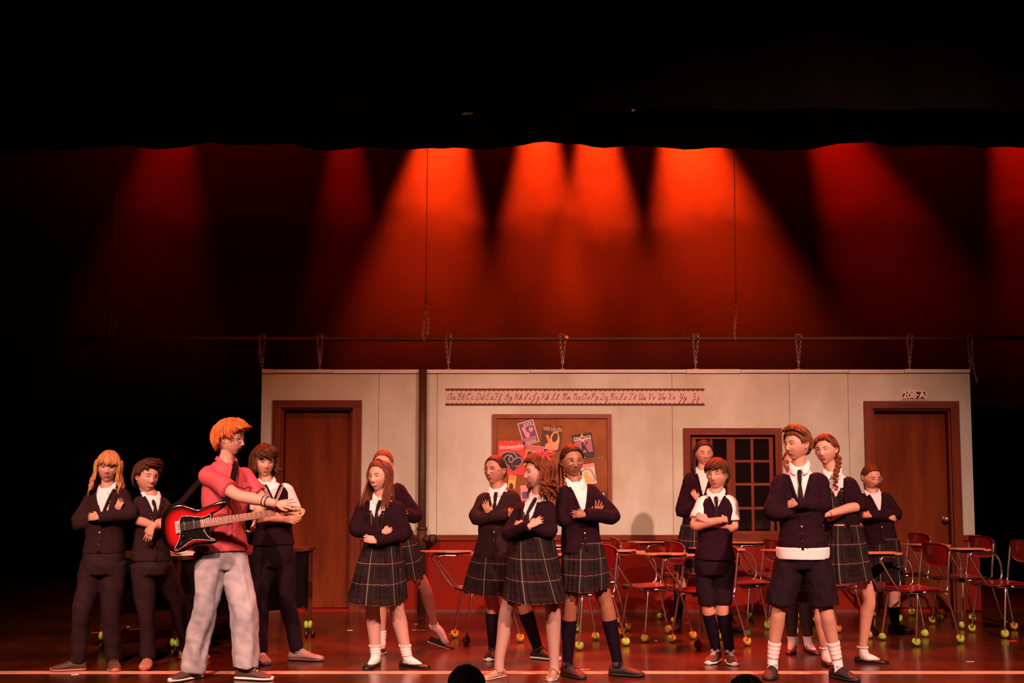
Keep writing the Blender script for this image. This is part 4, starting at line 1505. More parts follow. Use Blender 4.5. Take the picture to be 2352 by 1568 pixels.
def person(label, Y, head, yaw, hp, sh, el, wr, hip, legs_, skin='fair', hair='brown', pitch=0, roll=0, hs=0.225, hdy=-0.01, hw=0.155, sw=None, dep=1.0,
           top='cardigan', hem=None, V=((0.02, 0.075), (-0.26, 0.0)), tie=True, collar=True, jumper=False, sleeve=1.0, buttons=3, tail=None,
           bottom='trousers', skirt=None, shorts_y=None, tr=(0.092, 0.080, 0.066, 0.056), trm=None, topm=None, sock=None, shoes=None, footL=0.245,
           smile=0.0, openm=0.0, closed=False, gaze=0.0, glasses=None, hairf=None, hands=None, bodyk=1.0, seed=1, tightsm=None, tiem=None, flare=0.0, brow=1.0, shirtm=None, mic=0, wr_amp=0.006):
    th = empty('person', (0, 0, 0))
    tag(th, label, 'person', 'people posing on the stage')
    P = lambda q, y=Y: W(q[0], q[1], y + (q[2] if len(q) > 2 else 0))
    hipc = P(hip)
    th.location = (hipc.x, hipc.y, 0)
    shL, shR = P(sh[0]), P(sh[1])
    xs = (shR - shL).normalized()
    inset = 0.045 * bodyk
    sj = [shL + xs * inset - Vector((0, 0, 0.035)), shR - xs * inset - Vector((0, 0, 0.035))]
    Sc = (shL + shR) / 2
    up = (Sc - hipc).normalized()
    front = xs.cross(up).normalized()
    hx = Vector((xs.x, xs.y, 0)).normalized()
    if hx.x < 0.3:
        hx = Vector((1, 0, 0))
    hfront = hx.cross(Vector((0, 0, 1)))
    half = (shR - shL).length / 2
    H = (Sc - hipc).length
    neckb = P(hp)
    C = P(head, Y + hdy)
    # ---- torso
    tabw = [(-0.20, hw * 0.86, 0.098), (-0.08, hw * 0.98, 0.112), (0.06, hw, 0.112), (0.35, hw * 0.86, 0.094), (0.62, half * 0.84, 0.104), (0.80, half * 0.86, 0.100),
            (0.93, half * 0.78, 0.084), (1.0, half * 0.62, 0.066), (1.06, 0.062, 0.056), (1.12, 0.050, 0.050)]

    def trings(t0, t1, thk, n=32, m=16, flr=0.0):
        out = []
        for i in range(m + 1):
            t = t0 + (t1 - t0) * i / m
            w, d = interp(t, tabw)
            d *= dep * bodyk ** 0.5
            k = smst(0.1, 0.7, t)
            ax = (hx * (1 - k) + xs * k).normalized()
            fr_ = (hfront * (1 - k) + front * k).normalized()
            c = hipc + (Sc - hipc) * t if t < 1 else Sc + (neckb - Sc) * smst(0.98, 1.12, t) + up * (t - 1) * H * 0.25
            e = flr * smst(0.5, -0.1, t)
            out.append(ell_ring(c, ax * (w + thk + e), fr_ * (d + thk + e * 0.7), n, 2.3))
        return out
    TB = MB().loft(trings(-0.2, 1.06, 0.016, m=24, flr=flare))
    tbv = BVHTree.FromPolygons([tuple(p) for p in TB.v], TB.f)

    def onfront(lx, lz, off=0.0, base=None):
        o = Sc + xs * lx + up * lz + front * 0.6
        h = tbv.ray_cast(o, -front)
        if h[0] is None:
            return Sc + xs * lx + up * lz + front * (0.09 + off)
        return h[0] + front * off
    # ---- skin: torso, neck, arms, hands, legs as one surface, head joined on top
    ak = bodyk
    elb, wri = [P(q) for q in el], [P(q) for q in wr]
    sk = MB().loft(trings(-0.2, 1.06, -0.008))
    HM = MB()
    hm = Matrix.Translation(C) @ Matrix.Rotation(R(yaw), 4, 'Z') @ Matrix.Rotation(R(pitch), 4, 'X') @ Matrix.Rotation(R(roll), 4, 'Y') @ Matrix.Scale(hs / 0.232, 4)
    chinb = hm @ Vector((0, 0.012, -0.070))
    sk.tube([neckb - up * 0.05, neckb + up * 0.005, (neckb + chinb) / 2, chinb, hm @ Vector((0, 0.012, -0.03))], [0.062 * ak, 0.052 * ak, 0.047 * ak, 0.047 * ak, 0.04], 16, 3)

    def arm_path(i):
        s, e, w = sj[i], elb[i], wri[i]
        return [s + (Sc - s) * 0.34 + up * 0.004, s, s.lerp(e, 0.5), e, e.lerp(w, 0.35), e.lerp(w, 0.7), w]
    AR = [0.038, 0.047, 0.043, 0.038, 0.039, 0.032, 0.025]
    for i in (0, 1):
        sk.tube(arm_path(i), [r_ * ak for r_ in AR], 14, 4)
        hd = (hands or {}).get(i, {})
        fd = (wri[i] - elb[i]).normalized()
        d = Vector(hd['d']) if 'd' in hd else fd
        nn = Vector(hd['n']) if 'n' in hd else Vector((0, 1, -0.2))
        hand(HM, wri[i], d, nn, ak * hd.get('sc', 0.76), hd.get('curl', 22), hd.get('spread', 0.12), hd.get('thumb', 1 if i == 0 else -1), hd.get('tcurl', 15))
    LJ = []
    for i, lg in enumerate(legs_):
        s = -1 if i == 0 else 1
        yf = FY(lg['sole']) - lg.get('back', 0.06) * 0
        hj = hipc + hx * s * hw * 0.52 - Vector((0, 0, 0.03))
        an = W(lg['a'][0], lg['a'][1], yf)
        kn = W(lg['k'][0], lg['k'][1], hj.y + (yf - hj.y) * 0.52 + lg.get('kdy', -0.012 if skirt else -0.035))
        LJ.append((hj, kn, an, lg))
        back = Vector((0, 0.012, 0))
        sk.tube([hj, hj.lerp(kn, 0.5) , kn, kn.lerp(an, 0.28) + back, kn.lerp(an, 0.62) + back * 0.6, an], [0.070 * ak, 0.063 * ak, 0.048 * ak, 0.051 * ak, 0.040 * ak, 0.030 * ak], 16, 4)
        a = R(lg['toe'])
        fx = Vector((math.sin(a), -math.cos(a), 0))
        hz = max(0.03, an.z * 0.4)
        tz = Vector((0, 0, 0.026))
        if not lg.get('pitch'):
            sk.tube([an, Vector((an.x, an.y, 0.045)), Vector((an.x, an.y, 0)) + fx * 0.06 + tz * 1.1, Vector((an.x, an.y, 0)) + fx * (footL * 0.42) + tz * 0.7], [0.032 * ak, 0.030 * ak, 0.022, 0.012], 10, 3)
        else:
            sk.tube([an, an + fx * 0.06 - Vector((0, 0, 0.05)), an + fx * 0.13 - Vector((0, 0, an.z - 0.03))], [0.032 * ak, 0.027, 0.018], 10, 3)
    bm_ = remesh(sk, 0.0075, 3)
    mb = MB()
    n0 = len(bm_.vertices)
    mb.v = [v.co.copy() for v in bm_.vertices]
    mb.f = [tuple(p.vertices) for p in bm_.polygons]
    bpy.data.meshes.remove(bm_)
    hme = remesh(HM, 0.0036, 2)
    mb.add([v.co.copy() for v in hme.vertices], [tuple(p.vertices) for p in hme.polygons])
    bpy.data.meshes.remove(hme)
    mb.add([hm @ p for p in HEAD.v], HEAD.f)
    mb.add([hm @ p for p in EARS.v], EARS.f)
    part('body', mb, SKIN[skin], th)
    if tightsm:
        t_ = MB()
        for hj, kn, an, lg in LJ:
            back = Vector((0, 0.012, 0))
            t_.tube([hj, hj.lerp(kn, 0.5), kn, kn.lerp(an, 0.28) + back, kn.lerp(an, 0.62) + back * 0.6, an, Vector((an.x, an.y, 0.03))],
                    [r_ * ak + 0.003 for r_ in (0.076, 0.066, 0.049, 0.051, 0.040, 0.031, 0.032)], 18, 4)
        part('tights', t_, tightsm, th)
    # ---- face
    hsc = lambda m_: m_.xf(hm)
    for s in (-1, 1):
        if not closed:
            c = fs(s * 0.031, 0.0)
            e = part('eye', hsc(MB().ball(c + Vector((0, 0.0028, 0)), (0.0135, 0.0058, 0.0054), 14, 10)), eye_white, th)
            g = 0.004 * gaze
            part('iris', hsc(MB().ball(c + Vector((g, 0.0002, 0.0004)), (0.0056, 0.0040, 0.0057), 12, 8)), iris_m, e)
        zt = 0.0065 if not closed else -0.003
        arc = [(s * 0.0165, 0.0 - 0.001), (s * 0.024, zt * 0.8), (s * 0.032, zt), (s * 0.040, zt * 0.8), (s * 0.047, 0.0 if not closed else 0.0)]
        part('eyelashes', hsc(MB().tube([fs(x, z, 0.0016) for x, z in arc], [0.0009, 0.0017, 0.002, 0.0019, 0.0009], 6, 3)), iris_m, th)
        bw = [(s * 0.013, 0.0195), (s * 0.024, 0.0245), (s * 0.036, 0.0262), (s * 0.049, 0.0205)]
        part('eyebrow', hsc(MB().tube([fs(x, z, 0.0004) for x, z in bw], [0.0022 * brow, 0.0034 * brow, 0.003 * brow, 0.0012], 6, 3)), HAIR['dark' if hair in ('dark', 'brown') else 'auburn'], th)
    w_ = 0.021 + 0.006 * smile
    cz = -0.0605 + 0.007 * smile
    og = 0.010 * openm
    mid = -0.0605
    lips = MB()
    lips.tube([fs(-w_, cz, 0.0), fs(-w_ * 0.5, mid + 0.0035 + og * 0.35 + 0.002 * smile, 0.0012), fs(0, mid + 0.0026 + og * 0.4, 0.0016), fs(w_ * 0.5, mid + 0.0035 + og * 0.35 + 0.002 * smile, 0.0012), fs(w_, cz, 0.0)],
              [0.0008, 0.0022, 0.0024, 0.0022, 0.0008], 8, 4)
    lips.tube([fs(-w_, cz, 0.0), fs(-w_ * 0.5, mid - 0.0045 - og * 0.7, 0.0012), fs(0, mid - 0.0060 - og, 0.0018), fs(w_ * 0.5, mid - 0.0045 - og * 0.7, 0.0012), fs(w_, cz, 0.0)],
              [0.0008, 0.0026, 0.0031, 0.0026, 0.0008], 8, 4)
    part('lips', hsc(lips), LIPS[skin], th)
    c = fs(0, mid, 0)
    gp = MB().tube([fs(-w_ * 0.9, cz * 0.85 + mid * 0.15, 0.0003), fs(-w_ * 0.4, mid - 0.001 - og * 0.2, 0.0006), fs(w_ * 0.4, mid - 0.001 - og * 0.2, 0.0006), fs(w_ * 0.9, cz * 0.85 + mid * 0.15, 0.0003)],
                   [0.0008, 0.0012 + og * 0.42, 0.0012 + og * 0.42, 0.0008], 8, 3)
    part('teeth' if smile > 0.4 else 'mouth', hsc(gp), teeth_m if smile > 0.4 else mouth_m, th)
    if glasses:
        gm, gr = glasses
        g = MB()
        for s in (-1, 1):
            c = fs(s * 0.031, 0.0, 0.012)
            g.tube([c + Vector((math.cos(t) * gr * 1.05, 0.15 * gr * math.cos(t) * s, math.sin(t) * gr * 0.92 - 0.003)) for t in (k / 20 * 6.283 for k in range(20))], 0.0014, 6, 1, closed=True)
            a = c + Vector((s * gr * 1.03, 0.002, 0.002))
            g.tube([a, Vector((s * 0.082, a.y + 0.03, 0.006)), Vector((s * 0.0875, 0.0, 0.010)), Vector((s * 0.085, 0.018, -0.004))], 0.0014, 6, 3)
        a, b = fs(-0.031, 0, 0.012) + Vector((gr * 1.03, 0, 0)), fs(0.031, 0, 0.012) - Vector((gr * 1.03, 0, 0))
        g.tube([a, (a + b) / 2 + Vector((0, -0.006, 0.003)), b], 0.0015, 6, 3)
        part('glasses', hsc(g), gm, th)
    if mic:
        m_ = MB().tube([Vector((mic * 0.079, 0.004, -0.006)), fs(mic * 0.064, -0.02, 0.003), fs(mic * 0.052, -0.034, 0.004)], 0.0011, 5, 3).ball(fs(mic * 0.051, -0.035, 0.004), 0.003, 8, 6)
        part('headset_mic', hsc(m_), mat('beige_mic', (0.5, 0.36, 0.26), 0.5), th)
    if hairf:
        hb = MB()
        extra = hairf(hb, seed)
        part('hair', hsc(hb), HAIR[hair], th)
        for nm, e, m_ in (extra or []):
            part(nm, hsc(e), m_, th)
    # ---- shirt, top garments
    topm = topm or navy
    shm = shirtm or white_shirt
    hemt = None
    if hem is not None:
        zz = P((hip[0], hem)).z
        hemt = (zz - hipc.z) / (Sc.z - hipc.z)

    def sleeves(m_, thk, frac):
        """frac 1 = to the wrist, 0 = to the elbow, -0.5 = half the upper arm"""
        for i in (0, 1):
            s, e, w = sj[i], elb[i], wri[i]
            s0 = s + (Sc - s) * 0.34 + up * 0.004
            if frac >= 0:
                q = [s, s.lerp(e, 0.5), e, e.lerp(w, 0.5 * frac), e.lerp(w, frac)] if frac > 0.05 else [s, s.lerp(e, 0.5), s.lerp(e, 0.95)]
                rr = [0.048, 0.044, 0.042, 0.038, 0.030] if frac > 0.05 else [0.049, 0.046, 0.046]
            else:
                q = [s, s.lerp(e, 0.35), s.lerp(e, 1 + frac)]
                rr = [0.050, 0.050, 0.052]
            m_.tube([s0] + q, [rr[0] * 0.8 * ak + thk] + [r_ * ak + thk for r_ in rr], 14, 4)

    def cut_V(me, VV, neck=True):
        bm = bmesh.new()
        bm.from_mesh(me)
        zs_ = [q[0] for q in VV][::-1]
        ws_ = [q[1] for q in VV][::-1]
        kill = []
        for f in bm.faces:
            c = f.calc_center_median()
            rel = c - Sc
            lx, lz, lf = rel.dot(xs), rel.dot(up), rel.dot(front)
            if lz > zs_[-1] + 0.015 and abs(lx) < ws_[-1] + 0.01 and neck:
                kill.append(f)
                continue
            if lf < 0.01 or lz < zs_[0]:
                continue
            if abs(lx) < np.interp(lz, zs_, ws_):
                nr = tbv.find_nearest(c)
                if nr[0] is not None and nr[3] < 0.022:
                    kill.append(f)
        bmesh.ops.delete(bm, geom=kill, context='FACES')
        bm.to_mesh(me)
        bm.free()
        me.shade_smooth()
        return me

    def v_trim(name, VV, m_, r_=0.0105, off=-0.003):
        out = None
        for s in (-1, 1):
            pts = []
            for a, b in zip(VV[:-1], VV[1:]):
                for k in range(5):
                    t = k / 5
                    pts.append(onfront(s * (a[1] + (b[1] - a[1]) * t), min(0.015, a[0] + (b[0] - a[0]) * t), off))
            pts.append(onfront(s * VV[-1][1], VV[-1][0], off))
            out = MB().tube(pts, r_, 8, 1) if out is None else out.tube(pts, r_, 8, 1)
        return part(name, out, m_, th)

    if top == 'cardigan':
        part('shirt', MB().loft(trings(max(0.15, (hemt or 0) + 0.05), 1.09, 0.003, m=20)), shm, th)
        if jumper:
            tb0 = (P((hip[0], skirt[0])).z - hipc.z) / (Sc.z - hipc.z) + 0.02
            bb_ = MB().loft(trings(tb0, 0.90, 0.008, n=200, m=90), uv=True, cap=False)
            bme = bb_.mesh('bib')
            cut_V(bme, ((0.05, 0.052), (-0.06, 0.034), (-0.12, 0.0)), False)
            part('pinafore_bib', bme, PLAID_BIB, th)
        cm = MB().loft(trings(hemt if hemt is not None else -0.1, 1.03, 0.014, m=18, flr=flare))
        sleeves(cm, 0.011, sleeve)
        me = wrinkle(remesh(cm, 0.0085, 4), wr_amp * 0.8, 16, seed, (1, 1, 1.6))
        cut_V(me, V)
        part('cardigan', me, topm, th)
        v_trim('cardigan_edging', V, topm)
        zv = V[-1][0]
        hz = (hipc + (Sc - hipc) * (hemt if hemt is not None else -0.1) - Sc).dot(up) + 0.01
        if V[-1][1] < 0.02 and hz < zv:
            part('button_band', MB().tube([onfront(0.0, zv + (hz - zv) * k / 8, -0.003) for k in range(9)], 0.016, 8, 1, flat=0.4, fdir=front), topm, th)
            for k in range(buttons):
                z = zv + (hz - zv) * (0.35 + 0.6 * k / max(1, buttons))
                part('button', MB().ball(onfront(0, z, 0.004), 0.007, 10, 6), shiny_button if k == 0 else button_m, th)
    elif top == 'vest':
        sm_ = MB().loft(trings(max(0.18, (hemt or 0) + 0.06), 1.09, 0.002, m=20))
        sleeves(sm_, 0.010, -0.26)
        part('shirt', wrinkle(remesh(sm_, 0.008, 3), 0.004, 18, seed), shm, th)
        vm = MB().loft(trings(hemt if hemt is not None else -0.1, 1.02, 0.016, m=18, flr=flare))
        for i in (0, 1):
            vm.ball(sj[i] - xs * (0.012 if i else -0.012) + up * 0.004, (0.045, 0.05, 0.055), 14, 10)
        me = wrinkle(remesh(vm, 0.008, 4), 0.004, 16, seed)
        cut_V(me, V)
        part('knitted_vest', me, topm, th)
        v_trim('vest_edging', V, topm)
    elif top == 'shirt':
        sm_ = MB().loft(trings(hemt if hemt is not None else -0.1, 1.08, 0.014, m=18, flr=flare))
        sleeves(sm_, 0.010, sleeve)
        part('shirt', wrinkle(remesh(sm_, 0.008, 4), wr_amp, 15, seed), topm, th)
    if tail is not None:
        zz = P((hip[0], tail)).z
        t0 = (zz - hipc.z) / (Sc.z - hipc.z)
        part('shirt_tail', wrinkle(remesh(MB().loft(trings(t0, hemt + 0.05, 0.019, m=6, flr=flare * 0.8)), 0.006, 1), 0.002, 20, seed), shm, th)
    if collar:
        cm = topm if top == 'shirt' else shm
        NB = neckb + up * 0.012
        nf = (front - up * front.dot(up)).normalized()
        r0 = 0.056 * ak
        for s in (-1, 1):
            rows = []
            for k in range(9):
                t = k / 8
                a = math.pi * (1 - t) * 0.98 + t * 0.10          # from nape to front
                dr = xs * math.sin(a) * s + nf * math.cos(a)
                tip = smst(0.55, 1.0, t)
                base = NB + dr * r0 * (1 + 0.08 * (1 - t)) - nf * 0.004 - up * (0.034 * tip - 0.012 * (1 - t))
                mid_ = base + up * (0.022 - 0.006 * tip) + dr * 0.002
                out_ = base + dr * (0.014 + 0.012 * tip) - up * (0.002 + 0.034 * tip) + xs * s * 0.020 * tip
                rows.append((base, mid_, out_))
            m_ = MB()
            vs, fcs = [], []
            for b_, m2, o_ in rows:
                d_ = (o_ - b_).normalized() * 0.003
                vs += [b_, m2, m2 + d_ + up * 0.001, o_ + up * 0.003, o_, b_ + d_]
            for k in range(8):
                for j in range(5):
                    a0 = k * 6 + j
                    fcs.append((a0, a0 + 1, a0 + 7, a0 + 6))
            m_.add(vs, fcs)
            o_ = part('shirt_collar', m_, cm, th)
            sd = o_.modifiers.new('thick', 'SOLIDIFY')
            sd.thickness = 0.003
    if tie:
        tm = tiem or tie_m
        k0 = onfront(0, -0.050, 0.004)
        k0b = neckb + (front - up * front.dot(up)).normalized() * 0.060 * ak - up * 0.022
        t_ = MB().tube([k0b, k0b.lerp(k0, 0.5), k0], [0.013, 0.015, 0.009], 10, 2, flat=0.7, fdir=front)
        part('tie_knot', t_, tm, th)
        ln = tie if isinstance(tie, float) else 0.30
        pts = [k0] + [onfront(0, -0.050 - ln * k / 6, 0.002) for k in range(1, 7)]
        part('necktie', MB().tube(pts, [0.009, 0.015, 0.018, 0.020, 0.022, 0.023, 0.008], 10, 2, flat=0.22, fdir=front), tm, th)
    # ---- lower garments
    if bottom in ('trousers', 'shorts'):
        m_ = MB().loft(trings(-0.2, 0.14, 0.009, m=8))
        for hj, kn, an, lg in LJ:
            if bottom == 'trousers':
                e = an + Vector((0, 0.0, -0.025))
                m_.tube([hj + Vector((0, 0, 0.02)), hj.lerp(kn, 0.5), kn, kn.lerp(an, 0.5), e], [tr[0], tr[1], tr[2], (tr[2] + tr[3]) / 2, tr[3]], 16, 5)
            else:
                zz = W(hip[0], shorts_y, hj.y).z
                t = (hj.z - zz) / (hj.z - kn.z)
                m_.tube([hj + Vector((0, 0, 0.02)), hj.lerp(kn, t * 0.5), hj.lerp(kn, t)], [tr[0], tr[1], tr[2]], 16, 5)
        part(bottom, wrinkle(remesh(m_, 0.0085, 4), wr_amp * 1.05, 14, seed + 7, (1.6, 1.6, 0.8)), trm or navy_cloth, th)
    if skirt:
        # skirt = (waist y, hem y left, hem y right, hem x left, hem x right)
        wy, yl, yr, xl, xr_ = skirt
        cw = P((hip[0], wy))
        t0 = (cw.z - hipc.z) / (Sc.z - hipc.z)
        ww, wd2 = interp(t0, tabw)
        l, r_ = P((xl, yl)), P((xr_, yr))
        ch = (l + r_) / 2
        axh = (r_ - l) / 2
        rings = []
        n = 208
        NP = 26
        for i in range(19):
            t = i / 18
            c = cw.lerp(ch, t)
            ax = (hx * (ww + 0.014)).lerp(axh, t ** 0.85)
            dp = (wd2 + 0.014) * (1 - t) + axh.length * 0.92 * t
            sf = axh.cross(Vector((0, 0, 1))).normalized()
            ay = (hfront * (1 - t) + sf * t).normalized() * dp - Vector((0, 0, 0.035 * t))
            ring = []
            for j in range(n):
                q = j / n
                f = (q * NP) % 1.0
                saw = (f / 0.82 if f < 0.82 else (1 - f) / 0.18) - 0.5
                amp = 0.010 * smst(0.05, 0.5, t)
                wob = 0.010 * t * math.sin(q * 6.283 * 5 + seed)
                a = q * 6.283
                k = 1 + (saw * amp * 2 + wob) / max(0.1, ax.length)
                ca, sa = math.cos(a), math.sin(a)
                ca, sa = math.copysign(abs(ca) ** 0.84, ca), math.copysign(abs(sa) ** 0.84, sa)
                ring.append(c + (ax * ca + ay * sa) * k)
            rings.append(ring)
        o_ = part('skirt', MB().loft(rings, cap=False, uv=True), PLAID, th)
        sd = o_.modifiers.new('thick', 'SOLIDIFY')
        sd.thickness = 0.003
    # ---- socks and shoes
    for (hj, kn, an, lg), i in zip(LJ, (0, 1)):
        ROT = None
        if shoes:
            st, um, som, lm, lb = shoes
            u, ROT = shoe(th, an, lg['toe'], footL, st, um, som, lg.get('pitch', 0), lb, lm)
        if sock:
            sm2, sy, frill = sock
            sy = sy[i] if isinstance(sy, (list, tuple)) else sy
            yy = an.y
            zt = W(lg['a'][0], sy, yy).z
            t = max(0.02, min(0.98, (kn.z - zt) / (kn.z - an.z)))
            back = Vector((0, 0.012, 0))
            pts, rr = [], []
            for q in range(9):
                s = t + (1 - t) * q / 8
                b_ = back * (1 if s < 0.5 else 0.6) * math.sin(min(1, s / 0.3) * 1.57) * (1 - smst(0.7, 1, s))
                pts.append(kn.lerp(an, s) + b_)
                rib = 0.0025 * (1 if q % 2 else 0) if sm2 is white_sock else 0
                rr.append(float(np.interp(s, [0, .28, .62, 1], [0.049, 0.051, 0.040, 0.031])) * ak + 0.0045 + rib)
            a = R(lg['toe'])
            fx = Vector((math.sin(a), -math.cos(a), 0))
            if lg.get('pitch'):
                pts += [an + fx * 0.05 - Vector((0, 0, 0.03)), an + fx * 0.11 - Vector((0, 0, max(0.03, an.z - 0.035)))]
                rr += [0.034 * ak, 0.024]
            else:
                pts += [Vector((an.x, an.y, 0.05)) + fx * 0.02, Vector((an.x, an.y, 0.032)) + fx * 0.075, Vector((an.x, an.y, 0.022)) + fx * (footL * 0.48)]
                rr += [0.036 * ak, 0.027, 0.014]
            m_ = MB().tube(pts, rr, 18, 3)
            if frill:
                ring = [pts[0] + Vector((math.cos(q) * (rr[0] + 0.003), math.sin(q) * (rr[0] + 0.003), 0.005 * math.sin(q * 9))) for q in (k / 36 * 6.283 for k in range(36))]
                m_.tube(ring, 0.004, 6, 1, closed=True)
            part('sock', m_, sm2, th)
    return dict(th=th, hm=hm, onfront=onfront, Sc=Sc, xs=xs, up=up, front=front, sj=sj, el=elb, wr=wri, hip=hipc, neck=neckb, LJ=LJ, hx=hx, hfront=hfront)
# ------------------------------------------------------------------ hair styles (head space)


def add(hb, m):
    hb.add(m.v, m.f)


def h_blond_long(hb, sd):
    add(hb, hair_cap('bangs', 0.016, 0.004, 5, sd, 1.1))
    mop(hb, 'bangs', 70, 0.019, 0.0075, sd, 0.004, over=0.012, azr=(-60, 60))
    drop(hb, 60, (48, 180), (0.0, 0.055), (-0.22, -0.14), 0.034, 0.0085, sd + 1, 0.014, 1.4, off=0.02)
    drop(hb, 60, (-180, -48), (0.0, 0.055), (-0.22, -0.14), 0.034, 0.0085, sd + 2, 0.014, 1.4, off=0.02)


def h_messy(hb, sd):
    add(hb, hair_cap('short', 0.020, 0.010, 6, sd, 1.35))
    mop(hb, 'short', 130, 0.024, 0.0075, sd, 0.008, 0.012, -0.006, 20)
    mop(hb, 'short', 34, 0.032, 0.008, sd + 3, 0.030, 0.02, -0.030, 50, (-50, 50))


def h_mop_red(hb, sd):
    add(hb, hair_cap('short', 0.024, 0.008, 6, sd, 1.35))
    mop(hb, 'short', 230, 0.029, 0.0075, sd, 0.006, 0.010, 0.002, 10)
    mop(hb, 'short', 60, 0.036, 0.0075, sd + 5, 0.034, 0.012, 0.004, 20, (-50, 50))


def h_curly_bob(hb, sd):
    add(hb, hair_cap('mop', 0.030, 0.016, 7, sd, 1.05))
    drop(hb, 60, (46, 180), (-0.01, 0.10), (-0.10, -0.04), 0.016, 0.0085, sd, 0.010, 1.2, curl=True, off=0.032)
    drop(hb, 60, (-180, -46), (-0.01, 0.10), (-0.10, -0.04), 0.016, 0.0085, sd + 1, 0.010, 1.2, curl=True, off=0.032)
    mop(hb, 'bangs', 46, 0.034, 0.010, sd + 2, 0.008, 0.01, -0.022, 60, (-60, 60))


def h_long_straight(hb, sd):
    add(hb, hair_cap('back', 0.012, 0.003, 7, sd, 1.1))
    drop(hb, 34, (62, 120), (0.04, 0.10), (-0.27, -0.22), 0.020, 0.009, sd, 0.004, 1.0, fwd=0.075)
    drop(hb, 34, (-120, -62), (0.04, 0.10), (-0.27, -0.22), 0.020, 0.009, sd + 1, 0.004, 1.0, fwd=0.075)
    drop(hb, 34, (120, 240), (0.04, 0.10), (-0.26, -0.2), 0.018, 0.010, sd + 2, 0.004)
    pts = [surf(a, z, 0.018) for a, z in ((-92, 0.012), (-80, 0.055), (-60, 0.092), (0, 0.114), (60, 0.092), (80, 0.055), (92, 0.012))]
    return [('hair_band', MB().tube(pts, 0.0075, 8, 5, flat=0.5), mat('purple_satin_band', (0.10, 0.02, 0.07), 0.3))]


def h_back(hb, sd):
    add(hb, hair_cap('back', 0.009, 0.002, 9, sd, 1.15))
    add(hb, MB().ball((0, 0.105, -0.01), (0.030, 0.026, 0.030), 14, 10))


def h_pony(hb, sd):
    add(hb, hair_cap('back', 0.010, 0.002, 9, sd, 1.15))
    rnd = random.Random(sd)
    for k in range(36):
        x, q = rnd.uniform(-1, 1), rnd.uniform(0.7, 1.2)
        hb.tube([(x * 0.012, 0.098, 0.03), (x * 0.02 + 0.012, 0.135, 0.01), (x * 0.026 + 0.028, 0.135, -0.06), (x * 0.03 + 0.045, 0.115, -0.13 * q), (x * 0.02 + 0.05, 0.11, -0.20 * q)],
                [0.006, 0.008, 0.008, 0.007, 0.001], 5, 3)


def h_back_long(hb, sd):
    add(hb, hair_cap('back', 0.011, 0.002, 8, sd, 1.2))
    drop(hb, 40, (100, 260), (0.03, 0.09), (-0.25, -0.18), 0.014, 0.009, sd, 0.005, 1.0)
    drop(hb, 14, (-110, -85), (-0.01, 0.04), (-0.24, -0.18), 0.012, 0.008, sd + 1, 0.006, 1.0, fwd=0.03)


def h_curl_bow(hb, sd):
    add(hb, hair_cap('back', 0.022, 0.008, 7, sd, 1.3))
    mop(hb, 'back', 80, 0.026, 0.008, sd + 4, 0.004, 0.006, 0.004, 20)
    drop(hb, 70, (78, 180), (0.02, 0.10), (-0.21, -0.08), 0.026, 0.0072, sd, 0.013, 1.5, curl=True, off=0.026)
    drop(hb, 70, (-180, -78), (0.02, 0.10), (-0.21, -0.08), 0.026, 0.0072, sd + 1, 0.013, 1.5, curl=True, off=0.026)
    b = MB()
    c = surf(120, 0.105, 0.036)
    for s in (-1, 1):
        b.tube([c, c + Vector((0.012, s * 0.030, 0.022)), c + Vector((0.016, s * 0.055, 0.010)), c + Vector((0.010, s * 0.045, -0.012)), c], [0.006, 0.015, 0.017, 0.014, 0.006], 8, 4, flat=0.5)
        b.tube([c, c + Vector((0.016, s * 0.02, -0.02)), c + Vector((0.022, s * 0.035, -0.05))], [0.005, 0.009, 0.010], 8, 4, flat=0.4)
    b.ball(c, 0.012, 10, 8)
    return [('hair_bow', b, mat('red_ribbon', (0.62, 0.03, 0.035), 0.35, sheen=0.3))]


def h_braids_back(hb, sd):
    add(hb, hair_cap('back', 0.011, 0.004, 14, sd, 1.2))
    for x in (-0.05, -0.03, -0.01, 0.012, 0.034, 0.055):
        braid(hb, [(x, 0.095, 0.02), (x * 1.3, 0.125, -0.03), (x * 1.4, 0.12, -0.12), (x * 1.5, 0.11, -0.22)], 0.011)
    braid(hb, [(0.060, 0.06, -0.02), (0.072, 0.045, -0.07), (0.078, 0.03, -0.13)], 0.010)


def h_side_braid(hb, sd):
    add(hb, hair_cap('back', 0.014, 0.003, 8, sd, 1.15))
    mop(hb, 'back', 50, 0.016, 0.008, sd, 0.003, 0.004, 0.004, 8)
    braid(hb, [(0.055, 0.062, -0.02), (0.070, 0.055, -0.07), (0.080, 0.02, -0.12), (0.085, -0.045, -0.18), (0.080, -0.075, -0.25), (0.085, -0.085, -0.30)], 0.026)
    t = MB().tube([(0.085, -0.085, -0.295), (0.087, -0.087, -0.312)], 0.014, 10, 1)
    return [('hair_tie', t, mat('red_hair_tie', (0.45, 0.02, 0.03), 0.6))]


def h_boy_fringe(hb, sd):
    add(hb, hair_cap('mop', 0.015, 0.004, 7, sd, 1.2))
    mop(hb, 'mop', 130, 0.018, 0.0075, sd, 0.003, 0.004, 0.008, -22)
    mop(hb, 'bangs', 36, 0.020, 0.008, sd + 2, 0.004, 0.004, -0.010, -45, (-60, 50))


def h_boy_quiff(hb, sd):
    add(hb, hair_cap('short', 0.012, 0.004, 8, sd, 2.1))
    mop(hb, 'short', 120, 0.014, 0.007, sd, 0.001, 0.004, 0.003, 8)
    mop(hb, 'short', 60, 0.026, 0.008, sd + 3, 0.022, 0.016, -0.026, 25, (-60, 60))


def L(k, a, sole, toe, **kw):
    return dict(k=k, a=a, sole=sole, toe=toe, **kw)


